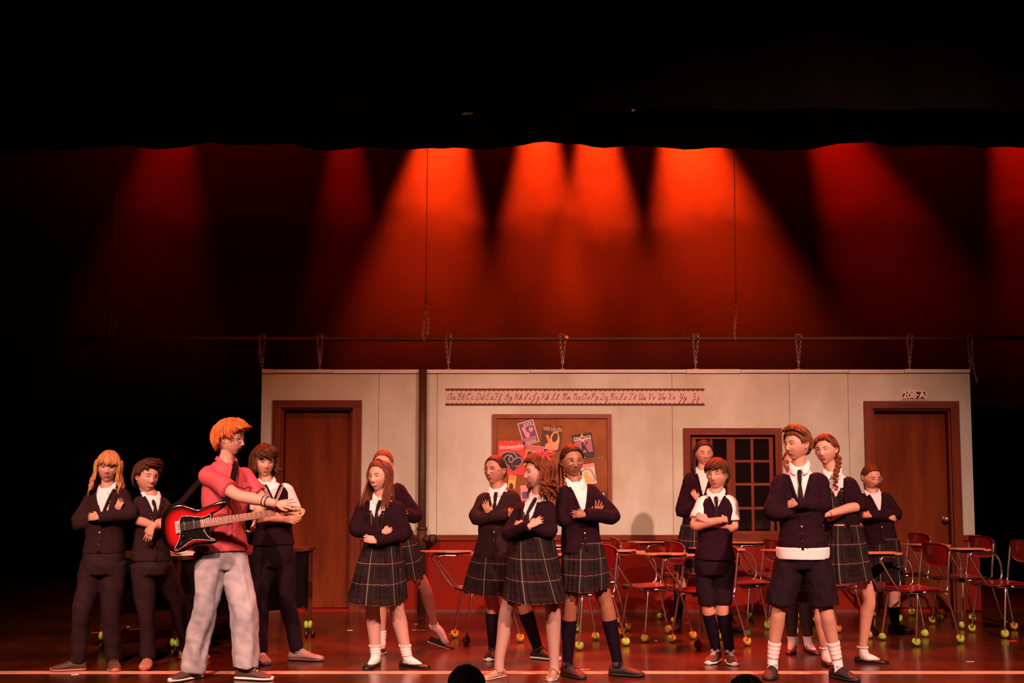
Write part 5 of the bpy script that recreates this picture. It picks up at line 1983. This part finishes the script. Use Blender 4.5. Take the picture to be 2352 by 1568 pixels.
brown_shoe = mat('brown_grey_canvas', (0.055, 0.028, 0.020), 0.7)
gum = mat('gum_sole', (0.30, 0.12, 0.055), 0.5)
tan_suede = mat('tan_suede', (0.34, 0.15, 0.075), 0.8)
red_rubber = mat('red_brick_sole', (0.32, 0.045, 0.025), 0.5)
grey_mesh = mat('grey_beige_mesh', (0.26, 0.16, 0.13), 0.7)
oxblood = mat('oxblood_leather', (0.10, 0.018, 0.012), 0.25)
glitter = mat('gold_glitter', (0.50, 0.30, 0.20), 0.35, 0.35, var=0.4, vscale=160)
dark_lace = mat('dark_lace', (0.02, 0.012, 0.010), 0.7)
pale_lace = mat('pale_lace', (0.60, 0.50, 0.44), 0.7)
red_cotton = mat('red_cotton_shirt', (0.42, 0.055, 0.07), 0.75, var=0.06, vscale=6, bump=0.35, bscale=16)
denim = mat('pale_washed_denim', (0.24, 0.25, 0.28), 0.85, col2=(0.42, 0.42, 0.42), vscale=3.5, bump=0.5, bscale=16)
brown_twill = mat('dark_brown_twill', (0.022, 0.010, 0.011), 0.8, var=0.12, vscale=12, bump=0.2, bscale=15, spec=0.1)
brown_knit = mat('brown_black_knit', (0.022, 0.010, 0.010), 0.9, var=0.15, vscale=30, bump=0.2, bscale=220, spec=0.06)

# 1 boy with long blond hair
person('person in dark cardigan and trousers, arms crossed, standing farthest left', FY(1541), (249, 1074), 12, (247, 1122), [(196, 1140), (294, 1124)],
       [(178, 1202, -.05), (300, 1180, -.05)], [(268, 1176, -.09), (224, 1188, -.17)], (237, 1287),
       [L((188, 1412), (179, 1512), 1540, -78), L((254, 1410), (260, 1508), 1535, 22)], 'fair', 'blond', roll=4, hw=0.140, hem=1270, tie=False, V=((0.02, 0.07), (-0.20, 0.0)), buttons=3,
       hairf=h_blond_long, hands={0: dict(d=(.35, -.15, 1), n=(0.2, 1, .1), curl=16, sc=.66), 1: dict(d=(-1, .45, .05))}, trm=brown_twill, topm=brown_knit, tr=(0.092, 0.082, 0.068, 0.054), footL=0.245,
       shoes=('low', brown_shoe, gum, dark_lace, 'brown canvas shoe with a gum sole'), seed=11, mic=1)
# 2 dark-haired smiling boy
person('person in dark pushed-up sleeves and tie, half behind the guitar body', FY(1536), (338, 1096), 40, (346, 1140), [(308, 1144, -.06), (388, 1150, .06)],
       [(304, 1190, -.05), (394, 1202, -.02)], [(352, 1207, -.18), (350, 1208, -.21)], (348, 1291),
       [L((337, 1408), (340, 1502), 1532, 8), L((404, 1380), (430, 1480), 1513, 75)], 'fair', 'brown', roll=6, hw=0.128, hem=1288, V=((0.02, 0.065), (-0.17, 0.0)), buttons=0, sleeve=0.35,
       hairf=h_messy, hands={0: dict(d=(1, .3, .2)), 1: dict(d=(-.35, 0, -1), n=(0, 1, 0), curl=10)}, trm=brown_twill, topm=brown_knit, smile=1.0, openm=0.7, gaze=0.6,
       shoes=('low', tan_suede, red_rubber, tan_suede, 'tan suede shoe with a red sole'), seed=12, tr=(0.092, 0.080, 0.064, 0.053), tie=0.16)
# 3 guitarist
GY = FY(1560)
g3 = person('person in red short-sleeved shirt and pale jeans wearing a guitar, reaching right', GY, (529, 1008), 72, (519, 1062), [(464, 1084, -.13), (576, 1082, .10)],
            [(547, 1138, -.26), (604, 1150, .06)], [(636, 1157, -.345), (585, 1194, -.10)], (508, 1268),
            [L((472, 1402), (446, 1528), 1558, -38), L((560, 1400), (562, 1524), 1560, 78)], 'pale', 'red', hs=0.235, hw=0.158, hem=1264, top='shirt', topm=red_cotton, sleeve=-0.30, tie=False, flare=0.02,
            hairf=h_mop_red, hands={0: dict(d=(1, -.05, .02), n=(-.05, 1, -.35), curl=9, spread=.32, thumb=-1, tcurl=25), 1: dict(d=(-.12, -.2, -1), n=(-.9, -.2, .1), curl=42)}, trm=denim,
            tr=(0.108, 0.100, 0.090, 0.086), smile=0.3, openm=1.0, glasses=(mat('black_spectacle_frame', (0.02, 0.015, 0.015), 0.3), 0.019), footL=0.275,
            shoes=('low', brown_shoe, white_rubber, pale_lace, 'dark canvas high-top with a white sole'), seed=13, bodyk=1.08, mic=1, wr_amp=0.012, pitch=4)
# 4 curly-haired boy in striped vest
g4 = person('person in navy vest with striped V-neck, standing behind the reaching arm', FY(1519), (607, 1063), 22, (612, 1108), [(580, 1118, -.03), (672, 1118, .04)],
            [(590, 1188, -.04), (682, 1190, -.04)], [(652, 1192, -.15), (618, 1190, -.19)], (628, 1270),
            [L((597, 1372), (597, 1488), 1519, 25), L((657, 1376), (683, 1482), 1516, 80)], 'fair', 'brown', hw=0.145, hem=1250, top='vest', V=((0.02, 0.058), (-0.115, 0.0)), tie=False, flare=0.015,
            hairf=h_curly_bob, gaze=0.8, shoes=('low', grey_mesh, mat('grey_sole', (0.09, 0.06, 0.055), 0.6), pale_lace, 'grey running shoe'), seed=14, mic=-1, footL=0.28, tr=(0.094, 0.084, 0.068, 0.056))
VS = ((0.02, 0.066), (-0.155, 0.0))
for k, m_ in ((1, white_shirt), (2, mat('maroon_stripe', (0.22, 0.02, 0.03), 0.8)), (3, white_shirt)):
    mb = MB()
    for s in (-1, 1):
        mb.tube([g4['onfront'](s * (0.058 + 0.008 * k) * (1 - q / 6) , 0.02 - (0.135 + 0.014 * k) * q / 6, 0.001) for q in range(7)], 0.0042, 6, 1)
    part('neck_stripe', mb, m_, g4['th'])
# 5 girl with long auburn hair
person('person in navy cardigan and tartan skirt with a purple hair band, arms folded', FY(1532), (872, 1094), -28, (878, 1142), [(822, 1156, .03), (926, 1158, -.03)],
       [(817, 1216, -.05), (929, 1226, -.06)], [(880, 1221, -.17), (862, 1243, -.18)], (878, 1297),
       [L((856, 1402), (863, 1506), 1530, -18), L((912, 1402), (935, 1506), 1532, 68)], 'pale', 'auburn', hw=0.138, hem=1264, V=((0.02, 0.075), (-0.30, 0.05), (-0.42, 0.06)), jumper=True, tie=0.22,
       bottom=None, skirt=(1245, 1374, 1377, 799, 932), hairf=h_long_straight, hands={0: dict(d=(1, .8, .05)), 1: dict(d=(-1, .3, .3))}, smile=1.0, openm=0.6, gaze=-0.5,
       sock=(white_sock, 1482, True), shoes=('flat', black_leather, black_rubber, None, 'black patent ballet flat'), seed=15, tightsm=SKIN['tights'], wr_amp=0.004)
# 6 girl behind
person('person in navy cardigan and strap shoes, half hidden behind the purple hair band', FY(1495), (880, 1067), -6, (884, 1108), [(841, 1118), (930, 1116)],
       [(846, 1186, -.03), (956, 1186, -.03)], [(905, 1182, -.18), (903, 1176, -.22)], (908, 1262),
       [L((872, 1385), (876, 1468), 1494, 5), L((976, 1352), (998, 1440), 1486, 62, pitch=12, kdy=-.05)], 'pale', 'lightbrown', hw=0.135, hem=1226, V=((0.02, 0.07), (-0.22, 0.0)), jumper=False, tie=False, bottom=None,
       skirt=(1214, 1332, 1318, 850, 975), hairf=h_back, sock=(white_sock, [1448, 1432], False), shoes=('maryjane', black_canvas, white_rubber, None, 'black strap shoe'), seed=16, wr_amp=0.004, buttons=0)
# 7 dark-haired girl with glasses
person('person in long dark cardigan and round glasses, chin turned left', FY(1513), (1137, 1081), -32, (1143, 1124), [(1098, 1140, .03), (1190, 1132, -.03)],
       [(1094, 1190, -.06), (1196, 1190, -.06)], [(1166, 1182, -.17), (1124, 1182, -.13)], (1140, 1282),
       [L((1132, 1392), (1133, 1490), 1511, -10), L((1203, 1392), (1236, 1490), 1513, 62)], 'tan', 'dark', hw=0.150, hem=1284, V=((0.02, 0.065), (-0.17, 0.0)), tie=0.18, bottom=None, bodyk=1.04,
       skirt=(1255, 1350, 1358, 1067, 1196), hairf=h_back, hands={0: dict(d=(.8, .6, .3)), 1: dict(d=(-.4, -.05, 1), n=(.2, 1, .1), curl=15, sc=.7)}, glasses=(metal_frame, 0.021), pitch=-6, gaze=-0.5,
       sock=(black_sock, 1404, False), shoes=('low', black_canvas, white_rubber, dark_lace, 'black running shoe with a white sole'), seed=17, topm=brown_knit, flare=0.02)
# 8 girl with curls and bow
person('person in profile with a red hair bow and gold ankle-strap flats', FY(1556), (1236, 1085), -70, (1240, 1136), [(1186, 1162, .07), (1272, 1158, -.07)],
       [(1168, 1226, -.02), (1263, 1220, -.10)], [(1218, 1208, -.20), (1202, 1208, -.16)], (1226, 1302),
       [L((1166, 1398), (1147, 1514), 1554, -40), L((1270, 1402), (1273, 1520), 1554, -12)], 'pale', 'auburn', hw=0.142, hem=1262, V=((0.02, 0.06), (-0.20, 0.045), (-0.44, 0.06)), jumper=True, tie=0.12, bottom=None,
       skirt=(1232, 1369, 1372, 1158, 1299), hairf=h_curl_bow, hands={0: dict(d=(.8, .12, .5), n=(.3, 1, -.2), curl=14, sc=.68), 1: dict(d=(-1, .8, .25), sc=.68)}, smile=0.6,
       shoes=('maryjane', glitter, white_rubber, None, 'sparkling gold ankle-strap flat'), seed=18, tightsm=SKIN['tights'], wr_amp=0.004)
# 9 tall girl with glasses
person('person in glasses and white blouse under navy cardigan, facing the audience', FY(1552), (1314, 1060), 14, (1320, 1108), [(1282, 1126, -.03), (1370, 1118, .03)],
       [(1292, 1194, -.06), (1409, 1186, -.05)], [(1366, 1188, -.10), (1344, 1182, -.18)], (1338, 1286),
       [L((1308, 1405), (1304, 1520), 1552, 35), L((1396, 1400), (1418, 1518), 1551, 72)], 'brown', 'dark', hw=0.140, hem=1268, V=((0.02, 0.07), (-0.24, 0.0)), tie=False, bottom=None, skirt=(1245, 1347, 1342, 1290, 1398),
       hairf=h_braids_back, hands={0: dict(d=(.4, -.15, 1), n=(-.2, 1, .1), curl=10, spread=.22), 1: dict(d=(-1, .3, .05), curl=16, sc=.72)}, glasses=(metal_frame, 0.021), openm=0.5, gaze=0.5,
       sock=(black_sock, 1422, False), shoes=('low', black_canvas, black_rubber, dark_lace, 'black canvas lace-up shoe'), seed=19, footL=0.25, roll=-3)
# 10 girl under the window
person('person in navy cardigan with eyes closed, standing before the window', FY(1446), (1616, 1041), 6, (1614, 1082), [(1572, 1092), (1656, 1092)],
       [(1564, 1176, -.03), (1660, 1172, -.03)], [(1624, 1152, -.16), (1602, 1148, -.13)], (1604, 1230),
       [L((1565, 1334), (1556, 1424), 1445, -20), L((1644, 1334), (1676, 1424), 1446, 30)], 'fair', 'dark', hw=0.150, hem=1218, V=((0.02, 0.065), (-0.24, 0.0)), tie=False, bottom=None, skirt=(1205, 1304, 1304, 1548, 1652), closed=True, smile=0.5,
       hairf=h_back_long, hands={0: dict(d=(1, .8, 0)), 1: dict(d=(-.5, .15, .9), n=(.2, 1, .1), curl=14, sc=.66)}, sock=(black_sock, 1362, False), shoes=('low', black_canvas, black_rubber, dark_lace, None), seed=20, pitch=3)
# 11 boy in vest and shorts
person('person in knitted vest, white short sleeves and knee shorts, arms crossed', FY(1523), (1647, 1090), -28, (1644, 1134), [(1603, 1146, .02), (1690, 1144, -.02)],
       [(1596, 1207, -.06), (1684, 1212, -.05)], [(1658, 1194, -.19), (1624, 1196, -.15)], (1641, 1290),
       [L((1627, 1394), (1645, 1490), 1519, -28), L((1660, 1398), (1676, 1492), 1521, 2)], 'fair', 'brown', hw=0.128, hem=1284, top='vest', V=((0.02, 0.06), (-0.11, 0.0)), tie=0.10, bottom='shorts', shorts_y=1388, tr=(0.084, 0.074, 0.067, 0.05),
       hairf=h_boy_fringe, hands={0: dict(d=(1, 1, .1), sc=.68), 1: dict(d=(-.8, .5, .5), curl=14, sc=.7)}, gaze=-0.6, sock=(black_sock, 1404, False),
       shoes=('low', brown_shoe, white_rubber, pale_lace, 'dark sneaker with pale straps and white sole'), seed=21, mic=-1, flare=0.012)
# 12 boy front right
person('person in navy cardigan over white shirt tail, dark tie and shorts, front right', FY(1557), (1831, 1021), -56, (1836, 1072), [(1776, 1098, .04), (1899, 1094, -.04)],
       [(1773, 1176, -.05), (1893, 1160, -.06)], [(1864, 1177, -.09), (1828, 1157, -.15)], (1844, 1270),
       [L((1789, 1404), (1775, 1512), 1553, -22), L((1899, 1408), (1922, 1514), 1557, 32)], 'fair', 'lightbrown', hs=0.235, hw=0.160, hem=1264, tail=1283, V=((0.02, 0.078), (-0.25, 0.0)), bottom='shorts', shorts_y=1392, tr=(0.100, 0.103, 0.102, 0.05), bodyk=1.04,
       hairf=h_boy_quiff, hands={0: dict(d=(.5, 1, .1)), 1: dict(d=(-.7, 1, -.1), sc=.75)}, gaze=-0.4, sock=(white_sock, 1473, False), flare=0.01,
       shoes=('low', black_canvas, black_rubber, dark_lace, 'black suede lace-up shoe'), seed=22, footL=0.26, tie=0.2)
# 13 hidden performer
person('person in glasses and oxblood strap shoes, almost wholly hidden at front right', FY(1499), (1822, 1064), -25, (1826, 1108), [(1782, 1120), (1874, 1118)],
       [(1772, 1182, -.03), (1880, 1184, -.03)], [(1836, 1176, -.18), (1818, 1178, -.22)], (1832, 1266),
       [L((1818, 1386), (1820, 1468), 1496, -20), L((1850, 1386), (1856, 1468), 1496, 12)], 'fair', 'auburn', hw=0.135, hem=1258, V=((0.02, 0.06), (-0.2, 0.0)), tie=False, bottom=None, skirt=(1240, 1342, 1342, 1776, 1886),
       hairf=h_back, glasses=(metal_frame, 0.021), sock=(white_sock, 1460, False), shoes=('maryjane', oxblood, black_rubber, None, 'oxblood leather strap shoe'), seed=23, tightsm=mat('dark_leggings', (0.02, 0.010, 0.010), 0.8), topm=brown_knit, buttons=0)
# 14 girl with braid
person('person in tartan pinafore with sleeves pushed up, leaning behind the shorts wearer', FY(1525), (1897, 1034), -34, (1912, 1084), [(1876, 1104, .05), (1966, 1102, -.04)],
       [(1902, 1186, -.06), (1974, 1160, -.08)], [(1946, 1168, -.12), (1906, 1180, -.2)], (1940, 1262),
       [L((1886, 1410), (1896, 1490), 1524, 0), L((1996, 1376), (1981, 1488), 1522, 72)], 'pale', 'auburn', hw=0.140, hem=1236, V=((0.02, 0.07), (-0.22, 0.05), (-0.45, 0.07)), jumper=True, tie=False, bottom=None, sleeve=0.12,
       skirt=(1205, 1328, 1322, 1872, 1998), hairf=h_side_braid, hands={0: dict(d=(.3, 1, 0)), 1: dict(d=(-1, .3, 0))}, gaze=-0.9, roll=-4,
       sock=(white_sock, 1490, True), shoes=('flat', black_leather, black_rubber, None, 'black patent ballet flat'), seed=24, wr_amp=0.004, footL=0.25)
# 15 girl looking down at right
person('person in navy cardigan and pale-framed glasses looking down, by the right door', FY(1454), (2001, 1096), 14, (2004, 1134), [(1970, 1142), (2046, 1136)],
       [(1972, 1186, -.04), (2060, 1182, -.04)], [(2040, 1186, -.13), (2000, 1184, -.17)], (2024, 1262),
       [L((1998, 1372), (1996, 1432), 1452, 0), L((2052, 1374), (2056, 1434), 1453, 66)], 'fair', 'brown', hw=0.150, hem=1248, V=((0.02, 0.06), (-0.19, 0.0)), tie=False, bottom=None, skirt=(1236, 1322, 1325, 1976, 2073),
       hairf=h_pony, glasses=(clear_frame, 0.021), pitch=14, openm=0.4, hands={0: dict(d=(1, .3, -.2)), 1: dict(d=(-.8, 1, .1))}, sock=(black_sock, 1392, False), shoes=('low', black_canvas, black_rubber, dark_lace, None), seed=25, closed=True, footL=0.25)

# ------------------------------------------------------------------ the electric guitar
YG = GY - 0.27
GC = W(436, 1215, YG)
gt_ = tag(empty('electric_guitar', GC), 'red sunburst electric guitar with black pickguard, slung over a red shirt', 'guitar')
gp = lambda x, y, d=0.0: W(x, y, YG) + Vector((0, d, 0))


def sunburst():
    m = bpy.data.materials.new('red_sunburst_lacquer')
    m.use_nodes = True
    nt = m.node_tree
    b = nt.nodes['Principled BSDF']
    b.inputs['Roughness'].default_value = 0.18
    b.inputs['Coat Weight'].default_value = 0.6
    at = nt.nodes.new('ShaderNodeAttribute')
    at.attribute_name = 'edge'
    r_ = nt.nodes.new('ShaderNodeValToRGB')
    r_.color_ramp.elements[0].color = (0.004, 0.002, 0.002, 1)
    r_.color_ramp.elements[0].position = 0.12
    r_.color_ramp.elements[1].color = (0.42, 0.008, 0.008, 1)
    r_.color_ramp.elements[1].position = 0.75
    nt.links.new(at.outputs['Fac'], r_.inputs[0])
    nt.links.new(r_.outputs[0], b.inputs['Base Color'])
    return m


out = [(371, 1205), (376, 1180), (392, 1163), (416, 1157), (438, 1163), (456, 1168), (476, 1162), (498, 1153), (518, 1149), (524, 1154), (516, 1164), (497, 1170), (488, 1184), (482, 1210), (483, 1227), (490, 1236), (499, 1239), (496, 1246),
       (478, 1250), (455, 1252), (440, 1258), (422, 1266), (402, 1268), (384, 1257), (374, 1233)]
q, _ = spline([gp(*p) for p in out], [0] * len(out), 4, True)
cen = gp(432, 1212)
rings, ed = [], []
for k, (sc_, dy, e) in enumerate(((0.0, -0.0225, 1), (0.45, -0.0225, 1), (0.60, -0.0225, 0.8), (0.74, -0.0225, 0.45), (0.86, -0.0225, 0.12), (0.95, -0.021, 0.0), (1.0, -0.015, 0), (1.0, 0.015, 0), (0.95, 0.0225, 0), (0.0, 0.0225, 0))):
    sc_ = max(sc_, 0.01)
    # rings shrink towards the spine of the body so the burst follows its outline
    rings.append([Vector((cen.x + (p.x - cen.x) * sc_, YG + dy, cen.z + (p.z - cen.z) * sc_)) for p in q])
    ed += [e] * len(q)
me = MB().loft(rings).mesh('guitar_body')
at = me.attributes.new('edge', 'FLOAT', 'POINT')
at.data.foreach_set('value', ed)
part('guitar_body', me, sunburst(), gt_)
pg = [(418, 1187), (433, 1184), (466, 1187), (484, 1180), (485, 1188), (472, 1192), (470, 1210), (473, 1221), (483, 1234), (495, 1238), (492, 1241), (476, 1239), (455, 1238), (440, 1242), (428, 1250), (411, 1263), (405, 1263), (404, 1258), (412, 1242), (416, 1226), (415, 1197)]
q, _ = spline([gp(x, y, -0.0235) for x, y in pg], [0] * len(pg), 3, True)
pgo = part('pickguard', MB().prism(list(reversed(q)), (0, -0.003, 0)), mat('black_pickguard', (0.008, 0.006, 0.006), 0.15), gt_, False)
part('pickguard_edge', MB().tube([p + Vector((0, -0.002, 0)) for p in q], 0.0018, 5, 1, closed=True), white_rubber, pgo)
steelb = mat('bright_steel', (0.72, 0.68, 0.65), 0.3, 0.35)
nd = (gp(634, 1176) - gp(472, 1201)).normalized()
nup = Vector((-nd.z, 0, nd.x))
n0, n1 = gp(470, 1201), gp(634, 1176)
fb = mat('maple_fretboard', (0.30, 0.12, 0.055), 0.4, col2=(0.20, 0.075, 0.035), vscale=8)


def neck_quad(a, b, wa, wb, d0, d1):
    return MB().prism([a + nup * wa + Vector((0, d0, 0)), a - nup * wa + Vector((0, d0, 0)), b - nup * wb + Vector((0, d0, 0)), b + nup * wb + Vector((0, d0, 0))], (0, d1 - d0, 0))


part('guitar_neck', neck_quad(n0 - nd * 0.02, n1, 0.026, 0.021, -0.012, -0.032), mat('maple_neck', (0.42, 0.22, 0.11), 0.35), gt_, False)
fbo = part('fretboard', neck_quad(n0, n1, 0.028, 0.022, -0.032, -0.038), fb, gt_, False)
Ln = (n1 - n0).length
scale_l = Ln / (1 - 2 ** (-21 / 12))
fm = MB()
for k in range(1, 22):
    c = n1 - nd * scale_l * (1 - 2 ** (-k / 12))
    w_ = 0.022 + 0.006 * (1 - 2 ** (-k / 12)) / 0.7
    fm.tube([c - nup * w_ + Vector((0, -0.038, 0)), c + nup * w_ + Vector((0, -0.038, 0))], 0.0016, 5, 1)
part('frets', fm, steelb, fbo)
dm = MB()
for k in (3, 5, 7, 9, 12, 15, 17, 19):
    c = n1 - nd * scale_l * (1 - 2 ** (-(k - 0.5) / 12)) + Vector((0, -0.038, 0))
    for o_ in ((-0.009, 0.009) if k == 12 else (0,)):
        dm.ball(c + nup * o_, 0.003, 8, 6)
part('fret_dots', dm, white_rubber, fbo)
hsn = [(634, 1171), (642, 1168), (655, 1166), (672, 1164), (688, 1165), (699, 1168), (702, 1174), (698, 1182), (692, 1185), (684, 1180), (672, 1184), (660, 1188), (648, 1187), (640, 1182), (634, 1181)]
q, _ = spline([gp(x, y, -0.016) for x, y in hsn], [0] * len(hsn), 3, True)
hd = part('headstock', MB().prism(list(reversed(q)), (0, -0.014, 0)), mat('pale_maple', (0.50, 0.27, 0.15), 0.35), gt_, False)
tm = MB()
for k in range(6):
    c = gp(648 + 8.5 * k, 1169.5 - 0.2 * k, -0.034)
    tm.tube([c, c + Vector((0, -0.008, 0))], 0.004, 8, 1).ball(c + nup * 0.022 + Vector((0, 0.01, 0)), (0.006, 0.004, 0.008), 8, 6)
part('tuning_pegs', tm, steelb, hd)
part('string_tree', MB().tube([gp(691, 1177, -0.031), gp(691, 1177, -0.036)], 0.008, 12, 1), mat('logo_print', (0.25, 0.10, 0.07), 0.5), hd)
for cx_, cy_ in ((426, 1207), (448, 1203), (466, 1201)):
    c = gp(cx_, cy_, -0.027)
    pk = part('pickup', MB().tube([c - nup * 0.033, c + nup * 0.033], 0.009, 10, 1, flat=0.6, fdir=Vector((0, 1, 0))), mat('black_pickup', (0.012, 0.01, 0.01), 0.3), gt_)
    mm = MB()
    for k in range(6):
        mm.ball(c + nup * (-0.026 + 0.0104 * k) + Vector((0, -0.006, 0)), 0.0026, 6, 5)
    part('pole_pieces', mm, steelb, pk)
c = gp(411, 1210, -0.028)
br = part('bridge', MB().box(c, (0.032, 0.012, 0.082), Matrix.Rotation(-math.atan2(nd.z, nd.x), 3, 'Y')), steelb, gt_, False)
mm = MB()
for k in range(6):
    mm.box(c + nup * (-0.03 + 0.012 * k) + Vector((0.002, -0.008, 0)), (0.024, 0.008, 0.008), Matrix.Rotation(-math.atan2(nd.z, nd.x), 3, 'Y'))
part('saddles', mm, steelb, br, False)
sm_ = MB()
for k in range(6):
    o_ = -0.0175 + 0.007 * k
    sm_.tube([c + nup * o_ * 1.4 + Vector((0, -0.013, 0)), n0 + nup * o_ * 1.2 + Vector((0, -0.043, 0)), n1 + nup * o_ * 0.95 + Vector((0, -0.041, 0))], 0.0008, 4, 1)
part('strings', sm_, steelb, gt_)
for x, y in ((424, 1231), (417, 1250)):
    c = gp(x, y, -0.027)
    part('control_knob', MB().tube([c, c + Vector((0, -0.012, 0))], [0.012, 0.0095], 14, 1), mat('black_knob', (0.01, 0.008, 0.008), 0.2), gt_)
mm = MB()
for x, y in ((416, 1193), (432, 1186), (449, 1187), (466, 1188), (470, 1219), (440, 1236), (428, 1252), (408, 1260), (447, 1238), (468, 1238), (488, 1238), (419, 1245)):
    mm.ball(gp(x, y, -0.027), 0.0028, 6, 5)
part('screws', mm, steelb, pgo)
S = g3
sp_ = [gp(519, 1153, -0.01), W(530, 1124, GY - .165), W(537, 1090, GY - .145), W(540, 1066, GY - .06), W(522, 1060, GY + .05), W(488, 1080, GY + .15), W(452, 1112, GY + .10), W(416, 1152, GY - .10), gp(388, 1166, 0.0)]
part('guitar_strap', MB().tube(sp_, 0.021, 8, 6, flat=0.1, fdir=Vector((0.2, -1, 0.3))), mat('black_strap', (0.007, 0.005, 0.005), 0.9, spec=0.05), gt_)

# small things the guitarist wears
w0, e0 = g3['wr'][0], g3['el'][0]
fd = (w0 - e0).normalized()
sd_ = fd.orthogonal().normalized()
for k, (t, m_) in enumerate(((0.66, dark_lace), (0.71, pale_lace), (0.75, dark_lace))):
    c = e0.lerp(w0, t)
    b2 = fd.cross(sd_)
    part('bracelet', MB().tube([c + (sd_ * math.cos(a) + b2 * math.sin(a)) * 0.036 for a in (j / 16 * 6.283 for j in range(16))], 0.004, 6, 1, closed=True), m_, g3['th'])
pk = g3['onfront'](0.075, -0.12, 0.004)
part('chest_pocket', MB().box(pk, (0.09, 0.010, 0.10), Matrix((g3['xs'], -g3['front'], g3['up'])).transposed()), red_cotton, g3['th'], False)
part('pocket_flap', MB().prism([pk + g3['xs'] * a + g3['up'] * b + g3['front'] * 0.008 for a, b in ((-.048, .052), (-.048, .028), (0, .012), (.048, .028), (.048, .052))], g3['front'] * 0.005), red_cotton, g3['th'], False)
mb = MB().tube([g3['onfront'](0.0, -0.02 - 0.055 * k, 0.0) for k in range(9)], 0.016, 8, 1, flat=0.35, fdir=g3['front'])
part('button_band', mb, red_cotton, g3['th'])
for k in range(6):
    part('button', MB().ball(g3['onfront'](0.0, -0.05 - 0.075 * k, 0.006), 0.006, 8, 6), button_m, g3['th'])

# ------------------------------------------------------------------ audience heads in front of the stage


def audience(px, ptop, wpx, label, seed):
    Y = 5.6
    tp = W(px, ptop, Y)
    s = wpx / (F_PX / Y) / 0.175
    hm = Matrix.Translation(tp - Vector((0, 0, 0.138 * s))) @ Matrix.Rotation(math.pi, 4, 'Z') @ Matrix.Scale(s, 4)
    th = tag(empty('person', (tp.x, Y, -0.9)), label, 'person', 'audience heads at the stage front')
    sk = MB()
    nb = hm @ Vector((0, 0.01, -0.15))
    sk.tube([nb - Vector((0, 0, 0.5)), nb - Vector((0, 0, 0.34)), nb - Vector((0, 0, 0.14)), nb - Vector((0, 0, 0.05)), nb + Vector((0, 0, 0.02)), hm @ Vector((0, 0.01, -0.04))], [0.16, 0.17, 0.19, 0.09, 0.055, 0.05], 20, 4, flat=0.62, fdir=Vector((0, 1, 0)))
    bm_ = remesh(sk, 0.012, 4)
    mb = MB()
    mb.v = [v.co.copy() for v in bm_.vertices]
    mb.f = [tuple(p.vertices) for p in bm_.polygons]
    mb.add([hm @ p for p in HEAD.v], HEAD.f)
    mb.add([hm @ p for p in EARS.v], EARS.f)
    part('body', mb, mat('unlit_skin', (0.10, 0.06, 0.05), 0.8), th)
    co = MB().tube([nb - Vector((0, 0, 0.5)), nb - Vector((0, 0, 0.34)), nb - Vector((0, 0, 0.13)), nb - Vector((0, 0, 0.045))], [0.175, 0.185, 0.205, 0.10], 20, 4, flat=0.64, fdir=Vector((0, 1, 0)))
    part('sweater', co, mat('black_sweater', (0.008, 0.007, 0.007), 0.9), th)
    hb = MB()
    add(hb, hair_cap('mop', 0.022, 0.006, 6, seed, 1.05))
    mop(hb, 'mop', 120, 0.024, 0.008, seed, 0.003, 0.004, 0.006, 20)
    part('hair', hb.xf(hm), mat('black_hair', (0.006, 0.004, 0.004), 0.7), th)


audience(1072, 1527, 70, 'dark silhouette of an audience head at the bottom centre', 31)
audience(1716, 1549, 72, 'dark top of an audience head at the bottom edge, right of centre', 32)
